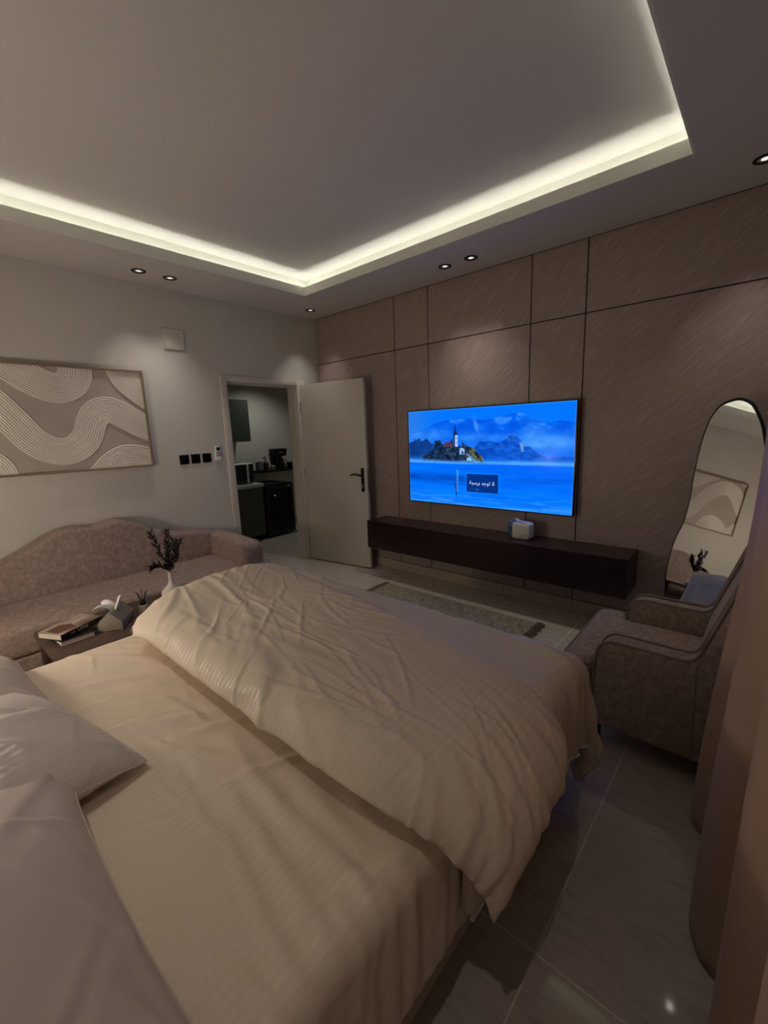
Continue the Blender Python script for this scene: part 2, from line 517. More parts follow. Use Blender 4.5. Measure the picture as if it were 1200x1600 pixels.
# microwave
t = thing('microwave', 'black fronted microwave with a white handle on the worktop', 'microwave', (-1.6, -.3, .826))
MB().box(-1.8, -1.40, -.56, -.10, .834, 1.115).build('body', m_white, t, bevel=.012)
d = MB().box(-1.405, -1.388, -.555, -.205, .842, 1.105).build('door', m_blackgloss, t, bevel=.004)
MB().box(-1.39, -1.368, -.222, -.192, .85, 1.1).build('handle', m_white, d, bevel=.006)
cp = MB().box(-1.405, -1.388, -.188, -.105, .842, 1.105).build('control_panel', m_blackgloss, t, bevel=.003)
for k in range(2):
    kb = MB().lathe([(.018, 0), (.018, .012), (.015, .015), (.001, .015)], (0, 0, 0), 16)
    kb.v = [(-1.388 + p[2], -.147 + p[0], .90 + .1 * k + p[1]) for p in kb.v]
    kb.build('knob', m_black, cp)
for fx in (-1.77, -1.43):
    for fy in (-.53, -.13):
        MB().lathe([(.012, 0), (.012, .01)], (fx, fy, .8255), 10).build('foot', m_black, t)
# mini fridge
fy0, fy1, fx, fz = .015, .50, -1.325, .785
t = thing('mini_fridge', 'black glass door mini fridge with a blue light inside', 'fridge', (-1.6, .257, 0))
b = MB()
b.box(-1.88, fx - .035, fy0, fy0 + .03, .03, fz); b.box(-1.88, fx - .035, fy1 - .03, fy1, .03, fz)
b.box(-1.88, fx - .035, fy0 + .03, fy1 - .03, .03, .08); b.box(-1.88, fx - .035, fy0 + .03, fy1 - .03, fz - .05, fz)
b.box(-1.88, -1.85, fy0 + .03, fy1 - .03, .08, fz - .05)
b.build('body', m_black, t)
d = MB().box(fx - .033, fx, fy0, fy0 + .055, .04, fz - .004).box(fx - .033, fx, fy1 - .055, fy1, .04, fz - .004) \
    .box(fx - .033, fx, fy0 + .055, fy1 - .055, .04, .10).box(fx - .033, fx, fy0 + .055, fy1 - .055, fz - .07, fz - .004).build('door_frame', m_blackgloss, t)
mg = bpy.data.materials.new('smoked glass'); mg.use_nodes = True
nt = mg.node_tree; nt.nodes.clear()
o_ = nt.nodes.new('ShaderNodeOutputMaterial'); mx = nt.nodes.new('ShaderNodeMixShader'); tr = nt.nodes.new('ShaderNodeBsdfTransparent'); gl = nt.nodes.new('ShaderNodeBsdfGlossy')
tr.inputs[0].default_value = (.16, .16, .2, 1); gl.inputs[0].default_value = (.5, .5, .5, 1); gl.inputs['Roughness'].default_value = .05; mx.inputs[0].default_value = .06
nt.links.new(tr.outputs[0], mx.inputs[1]); nt.links.new(gl.outputs[0], mx.inputs[2]); nt.links.new(mx.outputs[0], o_.inputs[0])
MB().box(fx - .022, fx - .016, fy0 + .05, fy1 - .05, .095, fz - .065).build('glass', mg, d)
MB().box(fx, fx + .002, fy1 - .10, fy1 - .045, fz - .058, fz - .035).build('badge', m_chrome, d)
for z in (.25, .42, .58):
    s = MB()
    for k in range(9):
        yy = fy0 + .045 + k * (fy1 - fy0 - .09) / 8
        s.tube([(-1.84, yy, z), (fx - .05, yy, z)], .003, 5)
    s.tube([(fx - .05, fy0 + .031, z), (fx - .05, fy1 - .031, z)], .005, 6)
    s.build('shelf', m_chrome, t)
m_blue = emitter('blue cabinet light', (0.25, 0.45, 1.0), 90.0)
MB().lathe([(.001, 0), (.009, .001), (.009, .004), (.001, .005)], (-1.42, .235, .6), 14).build('light', m_blue, t)
for yy in (fy0 + .03, fy1 - .03):
    MB().lathe([(.014, 0), (.014, .032)], (fx - .06, yy, 0), 10).build('foot', m_black, t)

# shelf with coffee things
tag(MB().box(-1.948, -1.70, .17, 1.25, .925, .96).build('wall_shelf', m_black, bevel=.002, seg=1), 'black floating shelf above the mini fridge', 'shelf')
zt = .9605
t = thing('coffee_maker', 'black drip coffee maker on the floating shelf', 'coffee maker', (-1.82, .63, zt))
MB().box(-1.91, -1.73, .54, .72, zt, zt + .03).build('base', m_black, t, bevel=.008)
MB().box(-1.92, -1.86, .55, .71, zt + .03, zt + .2).build('tower', m_black, t, bevel=.006)
hd = MB().prism([(.535, zt + .2), (.725, zt + .2), (.745, zt + .315), (.52, zt + .315)], 0, -1.92, -1.735).build('filter_head', m_black, t, bevel=.008)
MB().box(-1.736, -1.733, .59, .66, zt + .245, zt + .262).build('badge', m_chrome, hd)
MB().lathe([(.045, 0), (.062, .02), (.066, .07), (.05, .115), (.045, .13)], (-1.79, .63, zt + .032), 20).build('carafe', m_blackgloss, t, smooth=True)
MB().tube([(-1.76, .69, zt + .14), (-1.75, .735, zt + .13), (-1.75, .74, zt + .07), (-1.76, .70, zt + .05)], .007, 8).build('carafe_handle', m_black, t, smooth=True)
t = thing('pump_bottle', 'dark bottle with a hooked pump on the floating shelf', 'bottle', (-1.78, .36, zt))
MB().lathe([(.038, 0), (.042, .01), (.042, .10), (.03, .125), (.014, .135), (.014, .15)], (-1.78, .36, zt), 20).build('bottle', material('amber brown glass', (44, 26, 22), .15), t, smooth=True)
MB().tube([(-1.78, .36, zt + .15), (-1.78, .36, zt + .185), (-1.775, .35, zt + .2), (-1.765, .32, zt + .2), (-1.763, .31, zt + .185)], .009, 8).build('pump', m_black, t, smooth=True)
t = thing('spice_jar', 'grey labelled tin at the left end of the floating shelf', 'tin', (-1.78, .24, zt))
MB().box(-1.82, -1.74, .2, .285, zt, zt + .135).build('tin', material('dark grey tin', (52, 56, 58), .4), t, bevel=.006)
for k in range(3):
    MB().box(-1.7405, -1.738, .21, .275, zt + .02 + k * .037, zt + .045 + k * .037).build('label_band', material('pale label', (120, 126, 128), .6), t)
t = thing('sugar_box', 'small orange brown box between bottle and coffee maker', 'box', (-1.76, .46, zt))
MB().box(-1.79, -1.73, .43, .50, zt, zt + .055).build('carton', material('kraft orange card', (150, 112, 84), .6), t, bevel=.003)
MB().box(-1.793, -1.727, .427, .503, zt + .045, zt + .06).build('lid', material('cream card', (196, 178, 152), .6), t, bevel=.002)
for yy, lab in ((.80, 'black mug beside the coffee maker'), (.895, 'black mug second from the coffee maker'), (.99, 'black mug at the right of the shelf, half behind the door frame')):
    t = thing('mug', lab, 'mug', (-1.78, yy, zt), group='black mugs on the shelf')
    MB().lathe([(.03, 0), (.036, .005), (.038, .09), (.035, .092), (.033, .012), (.001, .01)], (-1.78, yy, zt), 20).build('cup', m_blackgloss, t, smooth=True)
    MB().tube([(-1.745, yy + .005, zt + .075), (-1.722, yy + .01, zt + .07), (-1.718, yy + .01, zt + .045), (-1.725, yy + .008, zt + .025), (-1.745, yy + .005, zt + .02)], .005, 8).build('handle', m_blackgloss, t, smooth=True)

# ------------------------------------------------------------------ door
dr = thing('door_1', 'off white flush door standing open beside the stone wall', 'door', (0, -.76, 0), kind='structure')
fr = MB()
fr.box(-.02, .018, -1.245, -1.178, 0, 2.085); fr.box(-.02, .018, -.33, -.215, 0, 2.085); fr.box(-.02, .018, -1.178, -.33, 2.028, 2.085)
fr.build('casing', m_door, dr, bevel=.004)
ln = MB()
ln.box(-.15, -.02, -1.19, -1.165, 0, 2.04); ln.box(-.15, -.02, -.343, -.318, 0, 2.04); ln.box(-.15, -.02, -1.165, -.343, 2.015, 2.04)
ln.build('jamb', m_door, dr, bevel=.002, seg=1)
a = math.atan2(.135, .87)
H = Matrix.Translation((.022, -.295, 0)) @ Matrix.Rotation(a, 4, 'Z')
def leafpts(mb):
    mb.v = [tuple(H @ Vector(p)) for p in mb.v]; return mb
lf = leafpts(MB().box(0, .875, 0, .042, .012, 2.036)).build('leaf', m_door, dr, bevel=.003)
hp = leafpts(MB().box(.798, .838, -.008, 0.0, .86, 1.115)).build('handle_plate', m_black, lf, bevel=.003)
leafpts(MB().tube([(.818, -.005, 1.04), (.818, -.045, 1.04), (.812, -.052, 1.04), (.79, -.054, 1.043), (.75, -.052, 1.05), (.71, -.05, 1.046), (.69, -.05, 1.036)], [.01, .01, .01, .0095, .009, .008, .007], 10)).build('lever', m_black, lf, smooth=True)
leafpts(MB().prism([(.811, .90), (.825, .90), (.825, .92), (.829, .93), (.825, .94), (.811, .94), (.807, .93), (.811, .92)], 1, -.0095, -.007)).build('keyhole', m_chrome, lf)
leafpts(MB().box(.874, .8765, .010, .032, .87, 1.10)).build('lock_plate', m_brass, lf)
for z in (.25, 1.05, 1.8):
    MB().tube([(.024, -.305, z - .045), (.024, -.305, z + .045)], .007, 10).build('hinge', m_chrome, dr)

# ------------------------------------------------------------------ things on the left wall
m_plate = material('black switch plastic', (15, 15, 15), .85, spec=.08)
def plate(yc, zc, lab, rocker):
    t = thing('wall_switch', lab, 'switch', (0, yc, zc), group='black wall plates left of the door')
    MB().box(0.0005, .009, yc - .043, yc + .043, zc - .043, zc + .043).build('plate', m_plate, t, bevel=.004)
    if rocker == 1:
        k = MB().lathe([(.013, 0), (.013, .006), (.011, .008), (.001, .008)], (0, 0, 0), 18)
        k.v = [(.009 + p[2], yc + p[0], zc + p[1]) for p in k.v]
        k.build('dial', m_plate, t)
    else:
        for q in range(2):
            MB().box(.009, .0115, yc - .032 + q * .033, yc - .001 + q * .033, zc - .03, zc + .03).build('rocker', m_plate, t, bevel=.001, seg=1)
plate(-1.675, 1.30, 'black wall plate with a round dial, leftmost of the three', 1)
plate(-1.567, 1.301, 'black wall switch in the middle of the three', 2)
plate(-1.457, 1.302, 'black wall switch nearest the remote control', 3)
t = thing('remote_control', 'white air conditioner remote in its wall holder beside the door', 'remote', (0, -1.347, 1.27))
MB().box(.001, .012, -1.378, -1.317, 1.268, 1.36).build('holder', m_white, t, bevel=.004)
b = MB().box(.012, .03, -1.373, -1.322, 1.282, 1.412).build('body', m_white, t, bevel=.006)
MB().box(.03, .0312, -1.366, -1.33, 1.367, 1.398).build('screen', material('grey display', (40, 44, 44), .6, spec=.1), b)
for r in range(3):
    for c in range(2):
        MB().box(.03, .032, -1.368 + c * .022, -1.351 + c * .022, 1.345 - r * .016, 1.355 - r * .016).build('button', material('grey rubber', (130, 128, 122), .6), b)
MB().box(.012, .033, -1.378, -1.317, 1.268, 1.30).build('holder_pocket', m_white, t, bevel=.004)
t = thing('wall_hatch', 'square off white access hatch high on the wall', 'hatch', (0, -1.64, 2.275))
MB().box(0.0005, .002, -1.731, -1.549, 2.272, 2.448).build('surround', m_wall, t)
MB().box(.002, .013, -1.728, -1.552, 2.275, 2.445).build('lid', m_door, t, bevel=.001, seg=1)

# ------------------------------------------------------------------ relief artwork
AY0, AY1, AZ0, AZ1 = -3.46, -1.955, 1.268, 2.066
art = thing('framed_artwork', 'white wavy ridged relief panel in a thin champagne frame', 'artwork', (0, (AY0 + AY1) / 2, AZ0))
f = .016
MB().box(.004, .045, AY0, AY1, AZ0, AZ0 + f).box(.004, .045, AY0, AY1, AZ1 - f, AZ1) \
    .box(.004, .045, AY0, AY0 + f, AZ0 + f, AZ1 - f).box(.004, .045, AY1 - f, AY1, AZ0 + f, AZ1 - f).build('frame', m_goldframe, art, bevel=.002, seg=1)
MB().box(.004, .02, AY0 + f, AY1 - f, AZ0 + f, AZ1 - f).build('backing', m_wall, art)
aw, ah = AY1 - AY0 - 2 * f, AZ1 - AZ0 - 2 * f
gu, gv = np.meshgrid(np.linspace(0, aw, 90), np.linspace(0, ah, 48), indexing='ij')   # u to the right (+y), v up
mott = sum(np.sin(gu * a + gv * b + c) for a, b, c in [(23, 9, 1), (11, 31, 2), (37, -17, 4), (-9, 21, .4)]) / 4
colr = np.array(lin((180, 171, 161))) * (1 + .06 * mott[..., None])
cv = grid_mesh('canvas', np.stack([0.0205 + 0 * gu, AY0 + f + gu, AZ0 + f + gv], -1), attr_material('painted canvas', .7), art, col=colr)
m_plaster = material('white ridged plaster', (226, 220, 210), .55)
PER = 0.0160
def ridge_band(ctrl, hw, n):
    """raked plaster band: ridges run along the curve"""
    Cc = spline(ctrl, n)
    tg = np.gradient(Cc, axis=0); tg /= np.linalg.norm(tg, axis=1, keepdims=True)
    nr = np.stack([-tg[:, 1], tg[:, 0]], 1)
    m_ = int(round(2 * hw / PER)); D = np.linspace(-hw, hw, m_ * 8 + 1)
    Q = Cc[:, None, :] + nr[:, None, :] * D[None, :, None]
    hh = 0.0008 + .0085 * np.abs(np.sin(PI * (D + hw) * m_ / (2 * hw))) ** .6
    hh[0] = hh[-1] = 0
    ok = (Q[..., 0] > -.008) & (Q[..., 0] < aw + .008) & (Q[..., 1] > -.008) & (Q[..., 1] < ah + .008)
    fo = ok[:-1, :-1] & ok[1:, :-1] & ok[1:, 1:] & ok[:-1, 1:]
    W_ = D.size
    i, j = np.nonzero(fo)
    F = np.stack([i * W_ + j, (i + 1) * W_ + j, (i + 1) * W_ + j + 1, i * W_ + j + 1], 1)
    V = np.stack([np.broadcast_to(.0207 + hh, Q.shape[:2]), AY0 + f + Q[..., 0], AZ0 + f + Q[..., 1]], -1).reshape(-1, 3)
    us, inv = np.unique(F, return_inverse=True)
    V = V[us]; F = inv.reshape(F.shape)
    M4 = np.array(wmat(art).inverted()); V = V @ M4[:3, :3].T + M4[:3, 3]
    me = bpy.data.meshes.new('ridged_band'); me.from_pydata(V.tolist(), [], F[:, ::-1].tolist())
    me.polygons.foreach_set('use_smooth', [True] * len(me.polygons))
    link('ridged_band', me, m_plaster, art)
HW = 0.104
ridge_band([(-.12, .30), (-.02, .42), (.08, .55), (.18, .63), (.29, .645), (.40, .60), (.50, .50), (.60, .36), (.68, .24), (.77, .17), (.86, .146), (.955, .175), (1.03, .255), (1.07, .36), (1.115, .43), (1.19, .458), (1.275, .43), (1.36, .375), (1.46, .318), (1.58, .28)], HW, 230)
ridge_band([(.15, 1.02), (.38, .90), (.60, .775), (.74, .67), (.86, .618), (.95, .638), (1.005, .70), (1.02, .80), (1.02, .95)], .112, 120)
ridge_band([(1.33, .95), (1.345, .80), (1.37, .72), (1.45, .64), (1.56, .56)], .125, 70)
ridge_band([(.98, -.18), (1.10, -.09), (1.18, -.01), (1.26, .04), (1.33, .048), (1.42, .025), (1.56, -.04)], .127, 90)
ridge_band([(.44, -.2), (.455, -.03), (.44, .04), (.38, .095), (.30, .09), (.20, .01), (.14, -.1)], .115, 90)
ridge_band([(-.1, .86), (.0, .83), (.09, .87), (.16, .95)], .09, 50)
ridge_band([(-.15, .02), (-.04, .10), (.04, .02), (.06, -.1)], .085, 50)

# ------------------------------------------------------------------ television
TX0, TX1, TZ0, TZ1, TY = 1.385, 2.977, .793, 1.677, -.075
tv = thing('television', 'large wall mounted television showing a misty lake church', 'television', ((TX0 + TX1) / 2, 0, TZ0))
MB().box(TX0, TX1, TY + .004, TY + .03, TZ0, TZ1).build('casing', m_blackgloss, tv, bevel=.004)
MB().box(TX0 + .3, TX1 - .3, TY + .03, -.002, TZ0 + .15, TZ1 - .25).build('wall_mount', m_black, tv)
bz = .009
MB().box(TX0, TX1, TY, TY + .006, TZ0, TZ0 + bz).box(TX0, TX1, TY, TY + .006, TZ1 - bz, TZ1).box(TX0, TX0 + bz, TY, TY + .006, TZ0 + bz, TZ1 - bz).box(TX1 - bz, TX1, TY, TY + .006, TZ0 + bz, TZ1 - bz).build('bezel', m_blackgloss, tv)
NS, NT = 460, 256
ss, tt = np.meshgrid(np.linspace(0, 1, NS), np.linspace(0, 1, NT), indexing='ij')    # t runs downwards
def fbm(x, y, seed, oct=5, base=4.0):
    r = np.random.RandomState(seed); out = np.zeros(x.shape); amp = 1.0; tot = 0
    for k in range(oct):
        n = 64; G = r.rand(n, n)
        fx_ = (x * base * 2 ** k) % (n - 1); fy_ = (y * base * 2 ** k) % (n - 1)
        i = fx_.astype(int); j = fy_.astype(int); a = fx_ - i; b = fy_ - j
        a = a * a * (3 - 2 * a); b = b * b * (3 - 2 * b)
        i2 = (i + 1) % n; j2 = (j + 1) % n
        v = G[i, j] * (1 - a) * (1 - b) + G[i2, j] * a * (1 - b) + G[i, j2] * (1 - a) * b + G[i2, j2] * a * b
        out += amp * v; tot += amp; amp *= .55
    return out / tot
def inpoly(poly, x, y):
    c = np.zeros(x.shape, bool); n = len(poly)
    for k in range(n):
        (x0, y0), (x1, y1) = poly[k], poly[(k + 1) % n]
        if y0 == y1: continue
        c ^= ((y0 > y) != (y1 > y)) & (x < (x1 - x0) * (y - y0) / (y1 - y0) + x0)
    return c
def C(*rgb): return np.array(rgb, float)
IM = np.zeros(ss.shape + (3,))
def paint(mask, col):
    global IM
    mask = mask[..., None].astype(float)
    IM = IM * (1 - mask) + np.asarray(col) * mask
def sm(a, b, x):
    q = np.clip((x - a) / (b - a), 0, 1); return q * q * (3 - 2 * q)
N1 = fbm(ss, tt * .6, 1); N2 = fbm(ss * 2, tt * 2, 2, 5, 8); N3 = fbm(ss * .6, tt * 3, 5, 4, 6)
IM[:] = C(8, 118, 246)
paint(.55 * sm(.25, 0, ss), C(78, 130, 214))
wob = (N2 - .5) * .05
mt = [(-.02, .24), (.101, .189), (.188, .14), (.251, .114), (.322, .104), (.427, .103), (.509, .12), (.588, .119), (.638, .096), (.687, .071), (.734, .084), (.773, .128), (.827, .152), (.885, .175), (.92, .158), (.962, .169), (1.02, .19), (1.02, .6), (-.02, .6)]
pm = inpoly(mt, ss, tt + wob * .5)
paint(pm * (.8 - .5 * sm(.3, .02, ss)), C(8, 94, 226) + (N2[..., None] - .5) * C(40, 70, 60))
paint(pm * sm(.56, .7, N2) * sm(.3, .12, tt) * .6, C(80, 150, 245))
paint(np.exp(-((ss - .47 - (tt - .18) * .15) / .012) ** 2 - ((tt - .18) / .07) ** 2) * .6, C(130, 180, 245))
paint(np.clip(sm(.2, .36, tt) * sm(.62, .42, tt) * (.55 + .8 * (N1 - .5)), 0, 1) * .9, C(52, 132, 244))
for cx_, cy_, rx_, ry_, k in ((.80, .27, .07, .10, .55), (.83, .37, .09, .06, .6), (.95, .34, .09, .06, .55), (.15, .26, .16, .07, .4), (.5, .29, .18, .04, .35)):
    paint(np.clip(np.exp(-((ss - cx_) / rx_) ** 2 - ((tt - cy_) / ry_) ** 2) * (.4 + 1.6 * (N2 - .2)), 0, 1) * k, C(104, 174, 250))
lt = [(-.02, .331), (.088, .32), (.133, .299), (.175, .335), (.229, .336), (.29, .40), (.30, .56), (-.02, .56)]
jag = (fbm(ss * 4, tt * 1.5, 9, 4, 10) - .5) * .09
paint(inpoly(lt, ss, tt + jag) * sm(.56, .46, tt) * .9, C(14, 54, 122) + (N2[..., None] - .5) * C(30, 50, 70))
hill = [(.442, .43), (.492, .347), (.537, .327), (.589, .343), (.64, .329), (.673, .302), (.714, .301), (.731, .325), (.747, .374), (.786, .406), (.817, .455), (.855, .494), (1.02, .482), (1.02, .57), (.442, .57)]
paint(inpoly(hill, ss, tt + jag * .6) * sm(.60, .44, tt) * .85, C(16, 80, 188) + (fbm(ss * 3, tt * 3, 11, 4, 14)[..., None] - .5) * C(60, 90, 110))
paint(inpoly([(.722, .335), (.745, .36), (.748, .43), (.735, .44), (.728, .39)], ss, tt + jag * .3) * .6, C(150, 190, 240))
paint(inpoly([(.66, .302), (.662, .285), (.685, .283), (.69, .296), (.705, .29), (.706, .304)], ss, tt), C(40, 80, 150))
isl = [(.096, .549), (.106, .502), (.141, .454), (.185, .406), (.199, .343), (.229, .309), (.247, .367), (.32, .376), (.378, .38), (.384, .338), (.401, .371), (.427, .383), (.455, .413), (.483, .442), (.506, .479), (.52, .535), (.50, .552)]
T4 = fbm(ss * 5, tt * 4, 13, 4, 12)
pi_ = inpoly(isl, ss, tt + (T4 - .5) * .05)
ic = C(14, 30, 62)[None, None] + (T4[..., None] - .35) * C(60, 90, 90)
ic = ic + (sm(.36, .50, ss) * sm(.3, .6, T4))[..., None] * C(80, 66, -10)
ic = ic + (sm(.24, .32, ss) * sm(.40, .32, ss) * sm(.5, .7, T4) * sm(.5, .40, tt))[..., None] * C(60, 50, 0)
paint(pi_, np.clip(ic, 0, 255))
paint(inpoly([(.251, .39), (.265, .344), (.321, .327), (.323, .39)], ss, tt), C(84, 58, 84))
paint(inpoly([(.305, .36), (.308, .32), (.312, .30), (.316, .32), (.318, .36)], ss, tt), C(20, 40, 90))
paint(inpoly([(.323, .385), (.324, .265), (.352, .265), (.352, .386)], ss, tt), C(24, 52, 110))
paint(inpoly([(.335, .386), (.335, .268), (.352, .27), (.352, .388)], ss, tt), C(176, 205, 245))
for ty_ in (.29, .335):
    paint(inpoly([(.341, ty_), (.341, ty_ + .02), (.346, ty_ + .02), (.346, ty_)], ss, tt), C(30, 60, 120))
paint(inpoly([(.320, .27), (.327, .235), (.330, .209), (.335, .135), (.341, .21), (.345, .235), (.354, .27)], ss, tt), C(20, 44, 100))
paint(inpoly([(.364, .468), (.364, .413), (.379, .395), (.397, .413), (.396, .468)], ss, tt), C(150, 190, 240))
paint(inpoly([(.378, .468), (.378, .435), (.388, .435), (.388, .468)], ss, tt), C(24, 50, 100))
paint(inpoly([(.405, .46), (.412, .455), (.485, .545), (.472, .548)], ss, tt), C(110, 160, 225))
paint(inpoly([(.41, .53), (.415, .50), (.43, .495), (.445, .52), (.44, .535)], ss, tt), C(150, 195, 240))
mist = np.exp(-((tt - .55 - (N3 - .5) * .03) / .022) ** 2)
paint(np.clip(mist * (.45 + .9 * N1), 0, 1), C(96, 170, 250))
wt_ = sm(.563, .57, tt)
paint(wt_, C(0, 112, 248) + (N3[..., None] - .5) * C(10, 46, 30))
paint(wt_ * sm(.8, 1.0, tt) * .35, C(60, 150, 250))
rip = fbm(ss * .8, tt * 6, 21, 4, 9)
paint(wt_ * np.exp(-((tt - .725) / .05) ** 2) * sm(.56, .36, ss) * (.35 + .9 * (rip - .25)).clip(0, 1), C(8, 60, 150))
paint(wt_ * np.exp(-((tt - .70) / .07) ** 2) * sm(.55, .65, ss) * (rip - .35).clip(0, 1) * 1.2, C(10, 80, 200))
paint(wt_ * sm(.8, .98, tt) * sm(.5, .7, rip) * .5, C(90, 170, 250))
paint(inpoly([(.333, .63), (.333, .80), (.344, .955), (.352, .80), (.352, .63)], ss + (rip - .5) * .008, tt) * .75 * sm(.72, .80, tt), C(12, 56, 140))
paint(inpoly([(.344, .63), (.344, .86), (.353, .86), (.357, .63)], ss + (rip - .5) * .01, tt) * .5, C(130, 180, 240))
edge = np.minimum(np.minimum(ss, 1 - ss) * 1.8, np.minimum(tt, 1 - tt))
paint(sm(.012, .0, edge) * .35, C(150, 190, 240))
dl, dr_, dt, db = .41, .606, .664, .853
rr = .008
dd = np.maximum(np.maximum(dl - ss, ss - dr_) * 1.8, np.maximum(dt - tt, tt - db))
paint(sm(.012, .004, dd) * .5, C(60, 140, 250))
paint((dd < 0).astype(float), C(4, 50, 128))
grey_ = IM.mean(-1, keepdims=True)
IM = np.clip(grey_ + (IM - grey_) * 1.08, 0, 255) / 255
LIN = np.where(IM <= .04045, IM / 12.92, ((IM + .055) / 1.055) ** 2.4)
P = np.stack([TX0 + bz + ss * (TX1 - TX0 - 2 * bz), np.full(ss.shape, TY + .0025), TZ1 - bz - tt * (TZ1 - TZ0 - 2 * bz)], -1)
m_screen = attr_material('lit screen', .12, emit=1.0, spec=.02)
scr = grid_mesh('screen', P, m_screen, tv, col=LIN, smooth=False)
m_txt = emitter('white screen text', (.55, .72, 1.0), 1.0)
m_txt2 = emitter('dim screen text', (.10, .22, .52), 1.0)
def on_screen(s_, t_):
    x = TX0 + bz + s_ * (TX1 - TX0 - 2 * bz); z = TZ1 - bz - t_ * (TZ1 - TZ0 - 2 * bz)
    return Matrix.Translation((x, TY + .0018, z)) @ Matrix.Rotation(PI / 2, 4, 'X')
line1 = ''.join(reversed('\uFEFB \uFE97\uFEEE\uFE9F\uFEAA \uFE91\uFEAE\uFEE3\uFEA0\uFE94'))
text_mesh('lettering', line1, .046, m_txt, scr, on_screen(.507, .757), .0003)
line2 = ''.join(reversed('\uFE91\uFEAA\uFEED\uFEE5'))
text_mesh('small_lettering', line2, .022, m_txt2, scr, on_screen(.478, .818), .0003)
text_mesh('small_lettering', '-- : --', .020, m_txt2, scr, on_screen(.445, .815), .0003)

# ------------------------------------------------------------------ media console
t = thing('media_console', 'long dark wenge floating console under the television', 'console', (2.21, -.16, .305))
MB().box(1.0, 3.42, -.294, -.001, .307, .568).build('carcass', m_wenge, t, bevel=.002, seg=1)
MB().box(.998, 3.422, -.312, -.001, .569, .589).build('top_board', m_wenge, t, bevel=.002, seg=1)
MB().box(1.0, 3.42, -.312, -.295, .305, .567).build('front_panel', m_wenge, t, bevel=.002, seg=1)

# pack of tissues
t = thing('tissue_pack', 'white and blue plastic tissue pack standing on the console', 'tissue pack', (2.6, -.155, .5895), rotz=-.06)
def rblock(x0, x1, y0, y1, z0, z1, sag=.012, nx=18, ny=8, nz=10, p=.35):
    """soft sided packet: superellipsoid-like block"""
    us = np.linspace(-PI, PI, 49)[:-1]; vs = np.linspace(-PI / 2, PI / 2, 21)
    def sp(q, e): return np.sign(q) * np.abs(q) ** e
    U, V = np.meshgrid(us, vs, indexing='ij')
    X = sp(np.cos(V), p) * sp(np.cos(U), p); Y = sp(np.cos(V), p) * sp(np.sin(U), p); Z = sp(np.sin(V), p)
    return np.stack([(x0 + x1) / 2 + X * (x1 - x0) / 2, (y0 + y1) / 2 + Y * (y1 - y0) / 2, (z0 + z1) / 2 + Z * (z1 - z0) / 2], -1)
m_pack = material('white plastic film', (212, 214, 208), .3, col2=(168, 176, 170), vscale=14, lo=.5, hi=.7, bump=.4, bscale=25)
m_packb = material('blue plastic film', (28, 74, 122), .3, col2=(60, 120, 160), vscale=12, bump=.4, bscale=25)
grid_mesh('packet', rblock(-.095, .095, -.05, .05, 0, .142), m_pack, t, closed_u=True, world=False)
grid_mesh('blue_end', rblock(-.0975, -.045, -.0515, .0515, .001, .1445, p=.4), m_packb, t, closed_u=True, world=False)
st = [(-.07, -.02, .142), (-.04, -.025, .163), (.0, -.03, .152), (.04, -.032, .14), (.085, -.03, .128)]
sp_ = spline(st, 16)
rb = MB()
for k in range(15):
    a_, b_ = sp_[k], sp_[k + 1]
    rb.add([(a_[0], a_[1] - .012, a_[2]), (a_[0], a_[1] + .012, a_[2]), (b_[0], b_[1] + .012, b_[2]), (b_[0], b_[1] - .012, b_[2]),
            (a_[0], a_[1] - .012, a_[2] + .003), (a_[0], a_[1] + .012, a_[2] + .003), (b_[0], b_[1] + .012, b_[2] + .003), (b_[0], b_[1] - .012, b_[2] + .003)],
           [(0, 1, 2, 3), (4, 7, 6, 5), (0, 4, 5, 1), (3, 2, 6, 7), (0, 3, 7, 4), (1, 5, 6, 2)])
rb.build('carry_strap', m_white, t, local=True)

# ------------------------------------------------------------------ rug
t = thing('rug', 'low beige woven rug with fringed ends between bed and television', 'rug', (2.11, -1.0, 0))
m_rug = material('beige woven wool', (172, 161, 144), .95, col2=(136, 125, 108), vscale=40, vstretch=(.6, 1.6, 1), bump=.8, bscale=90, lo=.4, hi=.6)
m_rugd = material('olive wool fringe', (104, 94, 68), .95)
ru, rv = np.meshgrid(np.linspace(1.36, 2.86, 200), np.linspace(-1.45, -.40, 110), indexing='ij')
rz = .010 + .0025 * np.sin(ru * 2 * PI / .03 + 1.6 * np.sin(rv * 2 * PI / .06)) * np.clip((np.minimum(ru - 1.42, 2.80 - ru)) / .02, 0, 1)
rz += .003 * (np.sin(ru * 2 * PI / .05) > 0) * (np.minimum(ru - 1.36, 2.86 - ru) < .1)
rz = np.where((rv < -1.445) | (rv > -.405) | (ru < 1.361) | (ru > 2.859), .001, rz)
grid_mesh('weave', np.stack([ru, rv + .0 * ru, rz], -1), m_rug, t)
rnd = random.Random(4)
for sx, x0 in ((-1, 1.36), (1, 2.86)):
    b = MB()
    for k in range(88):
        y = -1.445 + k * .012
        l = .05 + rnd.random() * .02; dy = (rnd.random() - .5) * .02
        b.tube([(x0 - sx * .005, y, .009), (x0 + sx * l * .5, y + dy * .5, .010 + rnd.random() * .006), (x0 + sx * l, y + dy, .005)], [.005, .006, .004], 5)
    b.build('fringe', m_rugd, t, kind='stuff')

